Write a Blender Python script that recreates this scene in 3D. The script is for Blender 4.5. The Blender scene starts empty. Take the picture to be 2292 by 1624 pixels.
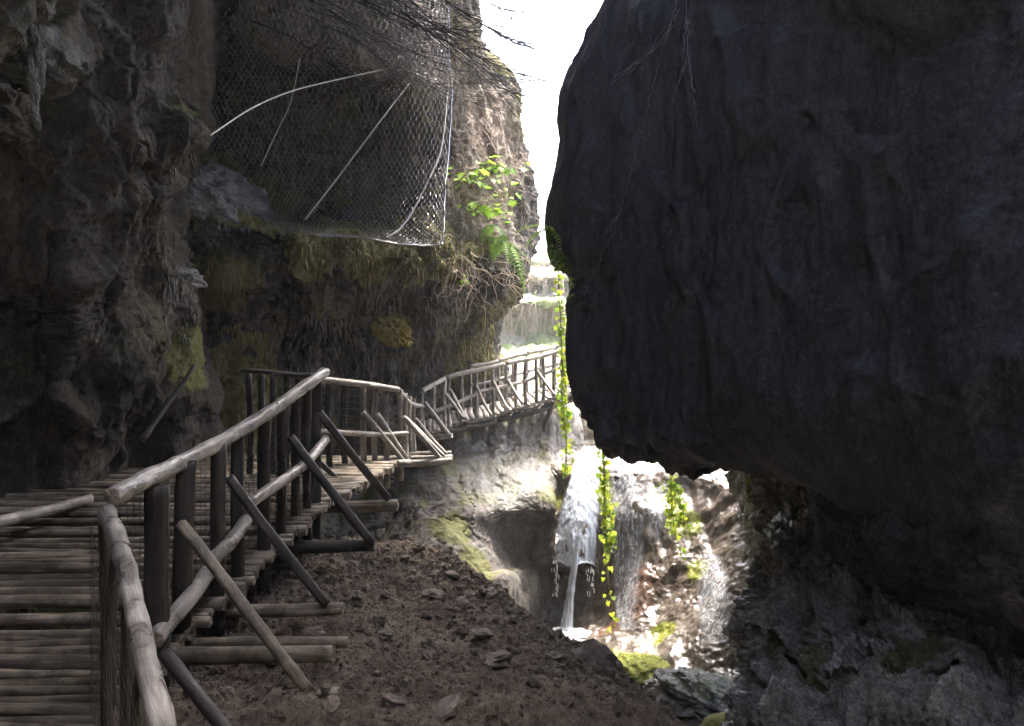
import bpy, math, random
import numpy as np
from mathutils import Vector, Matrix

# ------------------------------------------------------------------ camera, sky, sun, exposure
scene = bpy.context.scene
C = scene.collection
cam_d = bpy.data.cameras.new("camera"); cam = bpy.data.objects.new("camera", cam_d); C.objects.link(cam)
cam.location = (0, 0, 0); cam.rotation_euler = (math.radians(90), 0, 0)
cam_d.sensor_fit = 'HORIZONTAL'; cam_d.sensor_width = 36; cam_d.lens = 26
cam_d.clip_start = 0.05; cam_d.clip_end = 2000
scene.camera = cam

SUN_EL, SUN_AZ = 66.0, 30.0          # azimuth measured from +Y (away from the camera) towards +X
world = bpy.data.worlds.new("World"); scene.world = world; world.use_nodes = True
wn = world.node_tree.nodes; wl = world.node_tree.links
sky = wn.new('ShaderNodeTexSky'); sky.sky_type = 'NISHITA'; sky.sun_disc = False
sky.sun_elevation = math.radians(SUN_EL); sky.sun_rotation = math.radians(SUN_AZ)
sky.air_density = 1.0; sky.dust_density = 6.0; sky.ozone_density = 1.0
wl.new(sky.outputs[0], wn['Background'].inputs[0]); wn['Background'].inputs[1].default_value = 0.15
sun_d = bpy.data.lights.new("sun", 'SUN'); sun_d.energy = 1.15; sun_d.angle = math.radians(10); sun_d.color = (1, .95, .86)
sun = bpy.data.objects.new("sun", sun_d); C.objects.link(sun)
_e, _a = math.radians(SUN_EL), math.radians(SUN_AZ)
sd = Vector((math.sin(_a)*math.cos(_e), math.cos(_a)*math.cos(_e), math.sin(_e)))
sun.rotation_euler = sd.to_track_quat('Z', 'Y').to_euler(); sun.location = (6, 20, 30)
vs = scene.view_settings
vs.view_transform = 'Standard'; vs.look = 'None'; vs.exposure = 3.7; vs.gamma = 1; vs.use_curve_mapping = False
scene.cycles.use_denoising = True
scene.cycles.max_bounces = 6; scene.cycles.diffuse_bounces = 4; scene.cycles.transparent_max_bounces = 6; scene.cycles.adaptive_threshold = .014; scene.cycles.sample_clamp_indirect = 6

# ------------------------------------------------------------------ helpers
random.seed(7); RNG = np.random.default_rng(11)
S = 1655.0
def P(u, v, Y):
    """a point Y metres ahead of the camera seen at (u, v) of a 2292 x 1624 frame"""
    return np.array(((u-1146)/S*Y, Y, (812-v)/S*Y))
def W(x, y, z): return np.array((x, y, z), float)

_perm = np.random.default_rng(5).permutation(256); _perm = np.concatenate([_perm, _perm, _perm])
_grad = np.random.default_rng(6).normal(size=(256, 3)); _grad /= np.linalg.norm(_grad, axis=1)[:, None]
def perlin(p):
    i = np.floor(p).astype(np.int64); f = p - i; i &= 255
    w = f*f*f*(f*(f*6-15)+10)
    out = 0
    for dx in (0, 1):
        wx = w[:, 0] if dx else 1-w[:, 0]
        a = _perm[(i[:, 0]+dx) & 255]
        for dy in (0, 1):
            wy = w[:, 1] if dy else 1-w[:, 1]
            b = _perm[a+((i[:, 1]+dy) & 255)]
            for dz in (0, 1):
                wz = w[:, 2] if dz else 1-w[:, 2]
                g = _grad[_perm[b+((i[:, 2]+dz) & 255)] & 255]
                out = out + wx*wy*wz*(g[:, 0]*(f[:, 0]-dx)+g[:, 1]*(f[:, 1]-dy)+g[:, 2]*(f[:, 2]-dz))
    return out*1.5
def fbm(p, octs=4, gain=.5, off=0.0, ridged=False):
    s = np.zeros(len(p)); a = 1.0; q = p+off
    for k in range(octs):
        n = perlin(q)
        s += a*((1-2*np.abs(n)) if ridged else n)
        a *= gain; q = q*2.03+17.3
    return s
def smooth(x, a, b):
    t = np.clip((x-a)/(b-a), 0, 1); return t*t*(3-2*t)

def catmull(pts, n):
    """pts (k, m, 3) -> (n, m, 3) along axis 0"""
    k = len(pts); t = np.linspace(0, k-1, n); i = np.minimum(t.astype(int), k-2); f = (t-i)[:, None, None]
    g = lambda j: pts[np.clip(j, 0, k-1)]
    p0, p1, p2, p3 = g(i-1), g(i), g(i+1), g(i+2)
    return .5*((2*p1)+(-p0+p2)*f+(2*p0-5*p1+4*p2-p3)*f**2+(-p0+3*p1-3*p2+p3)*f**3)
def net(rows, nr, nc):
    a = np.array([[np.asarray(p, float) for p in r] for r in rows])
    a = catmull(a, nr); a = catmull(a.transpose(1, 0, 2), nc).transpose(1, 0, 2)
    return a
def normals(g):
    du = np.gradient(g, axis=1); dv = np.gradient(g, axis=0)
    n = np.cross(dv, du); n /= (np.linalg.norm(n, axis=2)[..., None]+1e-9)
    return n
def tag(o, label=None, cat=None, group=None, kind=None):
    if label: o['label'] = label
    if cat: o['category'] = cat
    if group: o['group'] = group
    if kind: o['kind'] = kind
    return o
def mesh_np(name, co, faces, mat, smooth_=True, attrs=None):
    me = bpy.data.meshes.new(name)
    faces = np.asarray(faces, np.int32); k = faces.shape[1]
    me.vertices.add(len(co)); me.vertices.foreach_set('co', np.asarray(co, np.float32).ravel())
    me.loops.add(faces.size); me.loops.foreach_set('vertex_index', faces.ravel())
    me.polygons.add(len(faces)); me.polygons.foreach_set('loop_start', np.arange(0, faces.size, k, dtype=np.int32))
    me.polygons.foreach_set('use_smooth', np.full(len(faces), smooth_))
    for an, av in (attrs or {}).items():
        at = me.attributes.new(an, 'FLOAT', 'POINT'); at.data.foreach_set('value', np.asarray(av, np.float32))
    me.update(calc_edges=True)
    if mat: me.materials.append(mat)
    return me
def link(name, me, parent=None, loc=None):
    o = bpy.data.objects.new(name, me); C.objects.link(o)
    if parent is not None: o.parent = parent
    if loc is not None: o.location = Vector(loc) - (parent.location if parent is not None else Vector())
    return o
def gridfaces(nr, nc):
    i = np.arange(nr*nc).reshape(nr, nc)
    return np.stack([i[:-1, :-1], i[:-1, 1:], i[1:, 1:], i[1:, :-1]], -1).reshape(-1, 4)
def blobs(p, lst):
    m = np.zeros(len(p))
    for c, r, *w in lst:
        d = np.linalg.norm(p-np.asarray(c), axis=1)/r
        m = np.maximum(m, (1-smooth(d, .35, 1.0))*(w[0] if w else 1))
    return m
def rock(name, rows, nr, nc, disp, mat, moss=None, wet=None, flip=False, parent=None, tint=None):
    g = net(rows, nr, nc); n = normals(g)
    if flip: n = -n
    p = g.reshape(-1, 3); nn = n.reshape(-1, 3)
    d = disp(p, nn)
    q = p+nn*d[:, None]
    at = {'moss': (moss(p, nn, d) if moss else np.zeros(len(p))), 'wet': (wet(p, nn, d) if wet else np.zeros(len(p)))}
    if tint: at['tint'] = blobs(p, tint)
    f = gridfaces(nr, nc)
    if not flip: f = f[:, ::-1]
    me = mesh_np(name, q, f, mat, True, at)
    o = link(name, me, parent)
    if parent is None: o['kind'] = 'structure'
    o_grids[name] = q.reshape(nr, nc, 3)
    return o
o_grids = {}
def empty(name, loc, label=None, cat=None, group=None):
    o = bpy.data.objects.new(name, None); C.objects.link(o); o.location = Vector(loc); o.empty_display_size = .1
    return tag(o, label, cat, group)

# ------------------------------------------------------------------ materials
class NT:
    def __init__(s, name):
        s.m = bpy.data.materials.new(name); s.m.use_nodes = True
        s.n = s.m.node_tree.nodes; s.l = s.m.node_tree.links; s.b = s.n['Principled BSDF']; s.out = s.n['Material Output']
        s.tc = s.n.new('ShaderNodeTexCoord')
    def map(s, scale, src='Object'):
        mp = s.n.new('ShaderNodeMapping'); mp.inputs['Scale'].default_value = scale
        s.l.new(s.tc.outputs[src], mp.inputs[0]); return mp.outputs[0]
    def noise(s, vec, scale, detail=4, rough=.55, dist=0):
        t = s.n.new('ShaderNodeTexNoise'); t.inputs['Scale'].default_value = scale; t.inputs['Detail'].default_value = detail
        t.inputs['Roughness'].default_value = rough; t.inputs['Distortion'].default_value = dist
        if vec: s.l.new(vec, t.inputs['Vector'])
        return t.outputs['Fac']
    def voro(s, vec, scale, feat='F1'):
        t = s.n.new('ShaderNodeTexVoronoi'); t.feature = feat; t.inputs['Scale'].default_value = scale
        s.l.new(vec, t.inputs['Vector']); return t.outputs['Distance']
    def ramp(s, fac, stops):
        r = s.n.new('ShaderNodeValToRGB'); e = r.color_ramp.elements
        while len(e) < len(stops): e.new(.5)
        for k, (pos, col) in enumerate(stops):
            e[k].position = pos
            e[k].color = (col, col, col, 1) if isinstance(col, (int, float)) else (*col, 1)
        s.l.new(fac, r.inputs[0]); return r.outputs[0]
    def mix(s, fac, a, b, mode='MIX'):
        m = s.n.new('ShaderNodeMix'); m.data_type = 'RGBA'; m.blend_type = mode
        for sock, val in ((m.inputs[0], fac), (m.inputs[6], a), (m.inputs[7], b)):
            if isinstance(val, bpy.types.NodeSocket): s.l.new(val, sock)
            elif isinstance(val, (int, float)): sock.default_value = val if sock == m.inputs[0] else (val, val, val, 1)
            else: sock.default_value = (*val, 1)
        return m.outputs[2]
    def math(s, op, a, b=0.0, clamp=False):
        m = s.n.new('ShaderNodeMath'); m.operation = op; m.use_clamp = clamp
        for sock, val in ((m.inputs[0], a), (m.inputs[1], b)):
            if isinstance(val, bpy.types.NodeSocket): s.l.new(val, sock)
            else: sock.default_value = val
        return m.outputs[0]
    def attr(s, name):
        a = s.n.new('ShaderNodeAttribute'); a.attribute_name = name; return a.outputs['Fac']
    def bump(s, h, strength, dist, prev=None):
        b = s.n.new('ShaderNodeBump'); b.inputs['Strength'].default_value = strength; b.inputs['Distance'].default_value = dist
        s.l.new(h, b.inputs['Height'])
        if prev: s.l.new(prev, b.inputs['Normal'])
        return b.outputs[0]
    def set(s, **kw):
        for k, v in kw.items():
            sock = s.b.inputs[k.replace('_', ' ')]
            if isinstance(v, bpy.types.NodeSocket): s.l.new(v, sock)
            else: sock.default_value = v
        return s.m

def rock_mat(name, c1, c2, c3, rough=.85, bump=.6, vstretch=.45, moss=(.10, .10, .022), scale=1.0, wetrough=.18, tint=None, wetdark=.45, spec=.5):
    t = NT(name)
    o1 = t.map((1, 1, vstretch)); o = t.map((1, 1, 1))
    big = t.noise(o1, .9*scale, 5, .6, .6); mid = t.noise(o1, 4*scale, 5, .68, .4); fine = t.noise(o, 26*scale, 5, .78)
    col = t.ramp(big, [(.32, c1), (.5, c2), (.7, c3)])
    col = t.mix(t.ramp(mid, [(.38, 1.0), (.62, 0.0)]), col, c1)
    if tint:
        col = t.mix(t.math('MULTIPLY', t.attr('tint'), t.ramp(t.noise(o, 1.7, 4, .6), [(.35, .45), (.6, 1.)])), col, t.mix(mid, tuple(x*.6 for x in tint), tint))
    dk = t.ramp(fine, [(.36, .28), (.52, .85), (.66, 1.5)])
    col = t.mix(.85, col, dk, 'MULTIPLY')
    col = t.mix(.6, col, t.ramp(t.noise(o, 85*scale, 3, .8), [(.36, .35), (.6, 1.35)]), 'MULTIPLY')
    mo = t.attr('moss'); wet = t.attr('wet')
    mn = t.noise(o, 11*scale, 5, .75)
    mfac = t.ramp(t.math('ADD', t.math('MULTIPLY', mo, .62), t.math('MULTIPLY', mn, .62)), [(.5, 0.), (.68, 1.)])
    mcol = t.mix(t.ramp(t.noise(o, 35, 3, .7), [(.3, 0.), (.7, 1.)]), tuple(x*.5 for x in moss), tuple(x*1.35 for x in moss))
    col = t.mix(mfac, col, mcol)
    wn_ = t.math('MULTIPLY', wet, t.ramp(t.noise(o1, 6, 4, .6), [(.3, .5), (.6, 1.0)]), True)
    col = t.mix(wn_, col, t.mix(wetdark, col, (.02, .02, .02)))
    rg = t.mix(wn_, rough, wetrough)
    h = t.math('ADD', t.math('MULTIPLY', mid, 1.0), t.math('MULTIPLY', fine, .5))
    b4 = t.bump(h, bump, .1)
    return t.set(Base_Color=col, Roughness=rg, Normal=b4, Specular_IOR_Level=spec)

def wood_mat(name, dark, light, rough=.55, spec=.4):
    t = NT(name)
    oi = t.n.new('ShaderNodeObjectInfo')
    g = t.map((14, 14, 1.2)); o = t.map((1, 1, 1))
    add = t.n.new('ShaderNodeVectorMath'); add.operation = 'ADD'; t.l.new(g, add.inputs[0]); t.l.new(oi.outputs['Location'], add.inputs[1])
    add2 = t.n.new('ShaderNodeVectorMath'); add2.operation = 'ADD'; t.l.new(o, add2.inputs[0]); t.l.new(oi.outputs['Location'], add2.inputs[1])
    grain = t.noise(add.outputs[0], 1.6, 6, .65, .5); blot = t.noise(add2.outputs[0], 5, 5, .65, .5)
    col = t.ramp(grain, [(.34, tuple(x*.7 for x in dark)), (.64, tuple(min(.8, x*1.1) for x in light))])
    col = t.mix(t.ramp(blot, [(.4, .75), (.58, 0.)]), col, tuple(x*.45 for x in dark))
    rv = t.math('ADD', t.math('MULTIPLY', oi.outputs['Random'], .55), .7)
    col = t.mix(1., col, rv, 'MULTIPLY')
    b1 = t.bump(grain, .6, .012); b2 = t.bump(blot, .5, .02, b1)
    kn = t.ramp(t.voro(add2.outputs[0], 9), [(.03, 1.), (.16, 0.)])
    col = t.mix(t.math('MULTIPLY', kn, .7), col, (.02, .015, .012))
    b3 = t.bump(kn, .4, .012, b2)
    return t.set(Base_Color=col, Roughness=t.ramp(blot, [(.35, rough-.15), (.65, rough+.2)]), Normal=b3, Specular_IOR_Level=spec)

def leaf_mat(name, c1, c2, trans=.5):
    t = NT(name)
    oi = t.n.new('ShaderNodeObjectInfo')
    fac = t.math('ADD', t.math('MULTIPLY', oi.outputs['Random'], .6), t.math('MULTIPLY', t.noise(t.map((1, 1, 1)), 9, 2), .4))
    col = t.ramp(fac, [(.2, c1), (.8, c2)])
    t.set(Base_Color=col, Roughness=.5, Specular_IOR_Level=.3)
    tr = t.n.new('ShaderNodeBsdfTranslucent'); t.l.new(col, tr.inputs[0])
    mx = t.n.new('ShaderNodeMixShader'); mx.inputs[0].default_value = trans
    t.l.new(t.b.outputs[0], mx.inputs[1]); t.l.new(tr.outputs[0], mx.inputs[2]); t.l.new(mx.outputs[0], t.out.inputs[0])
    return t.m

M = {}
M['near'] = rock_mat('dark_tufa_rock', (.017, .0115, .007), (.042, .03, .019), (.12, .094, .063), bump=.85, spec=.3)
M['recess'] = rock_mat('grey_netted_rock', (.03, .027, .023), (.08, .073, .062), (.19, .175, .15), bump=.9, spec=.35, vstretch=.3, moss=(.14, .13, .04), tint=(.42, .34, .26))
M['right'] = rock_mat('smooth_dark_rock', (.036, .035, .045), (.056, .055, .068), (.085, .084, .1), bump=.16, spec=.2, vstretch=.35)
M['bank'] = rock_mat('pale_bank_rock', (.075, .066, .056), (.145, .131, .114), (.235, .217, .192), bump=.4, vstretch=.6, moss=(.085, .085, .022))
M['fall'] = rock_mat('wet_flowstone_rock', (.09, .066, .048), (.175, .148, .118), (.29, .268, .235), bump=.13, vstretch=.16, moss=(.2, .22, .03), scale=1.6, wetrough=.12, spec=.6, tint=(.22, .10, .065))
M['crag'] = rock_mat('wet_crag_rock', (.12, .112, .095), (.33, .315, .28), (.6, .58, .54), rough=.4, bump=.8, vstretch=.5, moss=(.085, .09, .028), wetrough=.06, wetdark=.1, spec=.9)
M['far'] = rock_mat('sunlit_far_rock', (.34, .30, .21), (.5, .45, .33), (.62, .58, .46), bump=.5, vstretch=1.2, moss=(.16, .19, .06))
def dirt_mat():
    t = NT('brown_soil')
    o = t.map((1, 1, 1))
    a = t.noise(o, 2.2, 6, .7); b = t.noise(o, 18, 6, .75); c = t.voro(o, 14); d = t.noise(o, 70, 3, .7)
    col = t.ramp(a, [(.3, (.085, .062, .043)), (.55, (.19, .143, .102)), (.75, (.33, .265, .195))])
    col = t.mix(.85, col, t.ramp(b, [(.32, .25), (.66, 1.35)]), 'MULTIPLY')
    col = t.mix(.6, col, t.ramp(d, [(.36, .4), (.62, 1.3)]), 'MULTIPLY')
    b1 = t.bump(b, .9, .06); b2 = t.bump(c, .4, .05, b1); b3 = t.bump(d, .7, .015, b2)
    return t.set(Base_Color=col, Roughness=.9, Normal=b3)
M['dirt'] = dirt_mat()
M['pale'] = rock_mat('pale_ledge_rock', (.12, .115, .11), (.23, .22, .215), (.36, .35, .345), bump=.8, vstretch=1.6)
M['clod'] = rock_mat('soil_clod', (.085, .064, .045), (.18, .138, .1), (.32, .26, .2), bump=.5, vstretch=1, scale=3)
M['stone'] = rock_mat('loose_stone', (.17, .13, .105), (.28, .225, .185), (.42, .36, .3), bump=.5, vstretch=1)
M['deck'] = wood_mat('deck_log_wood', (.085, .066, .043), (.28, .23, .17), .6)
M['rail'] = wood_mat('peeled_rail_wood', (.27, .24, .21), (.62, .57, .52), .36, .5)
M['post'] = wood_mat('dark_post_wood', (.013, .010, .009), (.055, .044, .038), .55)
M['grey'] = wood_mat('weathered_grey_wood', (.15, .13, .11), (.40, .36, .31), .6)
def plain(name, col, rough=.6, metal=0.0, bumpy=0.0):
    t = NT(name); n = t.noise(t.map((1, 1, 1)), 30, 4)
    c = t.mix(n, tuple(x*.6 for x in col), tuple(min(1, x*1.3) for x in col))
    return t.set(Base_Color=c, Roughness=rough, Metallic=metal)
M['wire'] = plain('galvanised_wire', (.34, .34, .36), .3, 1.0)
M['darkwire'] = plain('rusty_mesh_wire', (.06, .052, .05), .5, .6)
M['rope'] = plain('pale_rope', (.55, .55, .52), .7)
M['twig'] = plain('bare_twig', (.018, .014, .016), .9)
M['drytwig'] = plain('dry_grass', (.34, .27, .2), .8)
M['stem'] = plain('vine_stem', (.13, .10, .05), .7)
M['ivy'] = leaf_mat('ivy_leaf', (.1, .2, .02), (.4, .46, .04), .55)
M['fern'] = leaf_mat('fern_frond', (.09, .17, .03), (.2, .32, .05), .5)
M['green'] = leaf_mat('bright_leaf', (.14, .30, .02), (.3, .48, .04), .55)
def water_mat():
    t = NT('falling_water')
    s = t.noise(t.map((26, 26, 1.2)), 1.6, 5, .65, .3)
    a = t.math('MULTIPLY', t.ramp(s, [(.34, .35), (.6, .95)]), t.ramp(t.attr('edge'), [(.0, .15), (.5, 1.)]))
    b = t.bump(s, .5, .03)
    m = t.set(Base_Color=(.42, .47, .55, 1), Roughness=.16, Normal=b, Alpha=a)
    return m
M['water'] = water_mat()
def film_mat():
    t = NT('water_film')
    s = t.noise(t.map((16, 16, 1.6)), 1.6, 5, .7, .4)
    return t.set(Base_Color=(.5, .53, .58, 1), Roughness=.1, Normal=t.bump(t.noise(t.map((1, 1, .5)), 24, 4, .7), .8, .05), Alpha=t.math('MULTIPLY', t.ramp(s, [(.42, .05), (.66, .75)]), t.ramp(t.attr('edge'), [(.25, 0.), (.8, 1.)])))
def foam_mat():
    t = NT('white_foam'); s = t.noise(t.map((1, 1, 1)), 22, 5, .7)
    return t.set(Base_Color=t.ramp(s, [(.3, (.55, .58, .6)), (.6, (.85, .87, .88))]), Roughness=.4, Normal=t.bump(s, .8, .03))
M['foam'] = foam_mat()
def stream_mat():
    t = NT('stream_water'); s = t.noise(t.map((1, 2.2, 1)), 9, 4, .6, .6)
    return t.set(Base_Color=(.05, .045, .035, 1), Roughness=.06, Normal=t.bump(s, .5, .04), Specular_IOR_Level=.6)
M['stream'] = stream_mat()

# ------------------------------------------------------------------ the gorge
def flow(p, amp, f=1.0, off=0.0, st=.45, fine=.35, rid=.28):
    """flowstone-like relief: broad lumps, vertical drapery, pitted detail"""
    q = p*np.array((f, f, f*st))
    warp = np.stack([fbm(p*.8, 2, off=off+k*9.1) for k in range(3)], 1)*.35
    a = fbm(q*.9+warp, 3, off=off)
    b = fbm(q*2.6+warp*2, 4, .55, off=off+31, ridged=True)-.6
    c = fbm(p*7.5*f, 4, .6, off=off+57)
    return amp*(.9*a+rid*b+.13*fine*2.2*c)

def cracks(p, f, off, w=.035, st=(1, 1, .5)):
    q = p*np.array(st)*f+.35*np.stack([fbm(p*f*2.2, 3, .6, off=off+k*6.3) for k in range(3)], 1)
    n = np.abs(perlin(q+off)); m = smooth(perlin(p*f*.8+off+40), -.1, .35)
    n2 = np.abs(perlin(q*2.1+off+9)); m2 = smooth(perlin(p*f*1.3+off+70), 0., .4)
    return -(np.exp(-(n/w)**2)*m+.5*np.exp(-(n2/w)**2)*m2)
# left near wall, leaning over towards the camera, roof included
L1 = [
 [W(-7, -6, 6), W(-2.2, -4, 7.2), W(-.5, -1, 6.8), W(0, 2, 6.4), W(0, 4.5, 6.2), W(-1.6, 6.5, 5.6), W(-2.1, 8.5, 6.2), W(-3, 11.5, 7)],
 [W(-6.2, -6, 2.8), W(-4.6, -2, 3.2), P(-100, -140, 4.2), P(150, -140, 5.6), P(300, -140, 6.8), P(400, -140, 8.2), P(480, -140, 10), P(560, -140, 12.5)],
 [W(-6.2, -6, 2), W(-4.8, -1, 2.4), P(-100, 0, 4.4), P(150, 0, 5.8), P(310, 0, 7), P(410, 0, 8.3), P(450, 0, 10), P(500, 0, 12.5)],
 [W(-6.3, -6, 1.2), W(-5, 0, 1.4), P(-100, 150, 4.8), P(150, 150, 6), P(330, 150, 7.2), P(432, 150, 8.2), P(440, 150, 9.8), P(440, 150, 12.5)],
 [W(-6.3, -6, .6), W(-5, 0, .8), P(-100, 290, 5.0), P(160, 300, 6.0), P(350, 300, 7.0), P(470, 295, 7.8), P(440, 300, 9.6), P(400, 300, 12.5)],
 [W(-6.3, -6, .2), W(-5.2, 0, .4), P(-100, 400, 5.3), P(160, 400, 6.2), P(300, 400, 7.2), P(392, 400, 8.0), P(380, 400, 9.6), P(350, 400, 12.5)],
 [W(-6.3, -6, -.4), W(-5.2, 0, -.2), P(-100, 580, 5.6), P(160, 580, 6.5), P(290, 580, 7.5), P(388, 580, 8.2), P(372, 580, 9.6), P(340, 580, 12.5)],
 [W(-6.3, -6, -.8), W(-5.3, 0, -.5), P(-100, 700, 5.9), P(160, 700, 6.8), P(320, 700, 7.8), P(440, 700, 8.8), P(436, 700, 10), P(400, 700, 12.5)],
 [W(-6.3, -6, -1.2), W(-5.4, 0, -1), P(-100, 900, 6.1), P(160, 900, 7.0), P(330, 880, 8), P(452, 880, 9.2), P(458, 880, 10.5), P(440, 880, 13)],
 [W(-6.3, -6, -2), W(-5.6, 0, -2), P(-100, 1120, 6.4), P(150, 1090, 7.4), P(300, 1050, 8.6), P(450, 1010, 9.8), P(470, 1000, 11), P(460, 1000, 13.5)],
 [W(-6.3, -6, -5.5), W(-5.8, 0, -5.5), W(-5.4, 6, -5.5), W(-5, 7.5, -5.5), W(-4.5, 9, -5.5), W(-4.2, 10.5, -5.5), W(-4.4, 12, -5.5), W(-5, 14, -5.5)],
]
def moss_up(th=.25, blo=(), k=.8, base=0.0):
    def f(p, n, d):
        u = smooth(n[:, 2]+.35*fbm(p*3, 3, off=3), th, th+.5)*k
        return np.clip(np.maximum(u, blobs(p, blo) if blo else 0)+base*(1+1.2*fbm(p*.8, 2, off=90)), 0, 1)
    return f
def wet_b(blo, base=0.0):
    return lambda p, n, d: np.clip(base+blobs(p, blo), 0, 1)
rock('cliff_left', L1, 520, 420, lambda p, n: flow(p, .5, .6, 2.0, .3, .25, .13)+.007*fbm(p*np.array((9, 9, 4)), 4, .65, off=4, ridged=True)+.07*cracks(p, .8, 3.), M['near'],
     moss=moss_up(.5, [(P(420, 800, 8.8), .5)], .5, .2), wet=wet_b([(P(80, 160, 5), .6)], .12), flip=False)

# recessed left wall under the net, with its mossy lip and the undercut below it
E = lambda u, v, Y: [P(u, v, Y), P(u+6, v, Y+1.3), P(u-30, v, Y+4), P(u-120, v, Y+9)]
L2 = [
 [P(x, -700, 11) for x in (250, 420, 560, 669, 850, 920, 985)]+[P(1000, -700, 11.5), P(980, -700, 13), P(900, -700, 16), P(800, -700, 22)],
 [P(250, -200, 12.5), P(420, -200, 12), P(560, -200, 11.4), P(669, -200, 11), P(850, -200, 11.3), P(920, -200, 11.4), P(985, -200, 12)]+E(1040, -200, 13),
 [P(250, 0, 12.5), P(420, 0, 12.3), P(560, 0, 11.2), P(669, 0, 11.1), P(850, 0, 11.4), P(920, 0, 11.5), P(985, 0, 12)]+E(1048, 0, 13),
 [P(250, 110, 12.8), P(420, 120, 12.5), P(560, 100, 11.6), P(669, 95, 11.2), P(850, 130, 11.3), P(920, 145, 11.5), P(990, 150, 12)]+E(1068, 120, 13),
 [P(250, 180, 13), P(420, 180, 12.8), P(560, 180, 12.3), P(669, 165, 12.2), P(850, 195, 12.2), P(915, 205, 11.9), P(1000, 200, 12.3)]+E(1135, 200, 14),
 [P(250, 340, 12.8), P(430, 340, 12.6), P(560, 350, 12.5), P(700, 350, 12.5), P(850, 350, 12.3), P(915, 350, 11.9), P(1000, 350, 12.1)]+E(1155, 340, 14),
 [P(250, 430, 12), P(440, 430, 11.2), P(560, 440, 12), P(690, 460, 12.3), P(850, 460, 12.2), P(915, 460, 11.9), P(990, 460, 11.8)]+E(1170, 440, 14),
 [P(250, 500, 11.2), P(440, 490, 10.6), P(570, 490, 11.2), P(690, 520, 11.9), P(850, 530, 11.9), P(920, 535, 11.5), P(985, 530, 11.4)]+E(1174, 510, 14),
 [P(250, 560, 11), P(450, 530, 10.7), P(610, 520, 10.7), P(720, 565, 10.8), P(840, 562, 10.9), P(940, 575, 11), P(1040, 590, 11.5)]+E(1165, 575, 14),
 [P(250, 640, 11.2), P(460, 600, 11), P(615, 590, 11), P(735, 630, 11.1), P(850, 625, 11.3), P(945, 640, 11.5), P(1035, 650, 12.1)]+E(1128, 645, 14.4),
 [P(250, 740, 11.4), P(470, 720, 11.5), P(615, 710, 12.2), P(735, 720, 12.5), P(850, 720, 12.8), P(945, 720, 13.2), P(1030, 710, 13.8)]+E(1100, 700, 15),
 [P(250, 850, 11.6), P(470, 840, 11.6), P(615, 840, 12.4), P(735, 840, 13.0), P(850, 840, 13.6), P(945, 830, 14.4), P(1025, 810, 15)]+E(1096, 790, 15.6),
 [P(250, 1000, 11.8), P(470, 1000, 11.8), P(615, 1000, 12.6), P(735, 1000, 13.3), P(850, 1000, 14), P(945, 960, 14.8), P(1035, 930, 15.2)]+E(1120, 900, 15.8),
 [W(-6, 11.5, -6), W(-5, 11.5, -6), W(-4, 12, -6), W(-3, 13, -6), W(-2, 14, -6), W(-1.5, 14.6, -6), W(-1, 15, -6), W(-.6, 15.4, -6), W(-.5, 17, -6), W(-1, 20, -6), W(-2, 24, -6)],
]
def L2disp(p, n):
    d = flow(p, .27, .9, 11.0, .35, .5, .26)+.018*fbm(p*np.array((10, 10, 4)), 3, .65, off=14, ridged=True)+.06*cracks(p, 1.0, 8.)
    # dripping tufa tongues on the lip
    z = p[:, 2]; band = np.exp(-((z-1.5)/.55)**2)
    tong = fbm((p+.25*np.stack([fbm(p*1.5, 2, off=k*7.) for k in range(3)], 1))*np.array((3.2, 3.2, 1.0)), 3, .6, off=70, ridged=True)
    lump = fbm(p*np.array((1.5, 1.5, .9)), 3, .5, off=44)
    return d+band*(.035*(tong-.3)+.3*lump)+.012*fbm(p*16, 2, .6, off=8)
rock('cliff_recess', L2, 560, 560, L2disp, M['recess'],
     moss=moss_up(.25, [(P(500, 650, 11), .75), (P(960, 600, 11.1), .75), (P(830, 575, 10.9), .6), (P(880, 740, 12.9), .5), (P(1060, 800, 15), .9), (P(690, 560, 10.8), .5), (P(500, 930, 11.8), 1.3)], .75, .27), tint=[(P(700, 330, 12.4), 1.5, .4), (P(850, 380, 12.2), 1.4, .4), (P(800, 20, 11.3), 1.5), (P(960, 80, 11.8), 1.3), (P(640, 0, 11.3), 1.1), (P(1090, 300, 13), 1.6), (P(1090, 450, 12.6), 1.3), (P(960, 610, 11.2), .5), (P(690, 560, 10.8), .45)])

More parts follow.
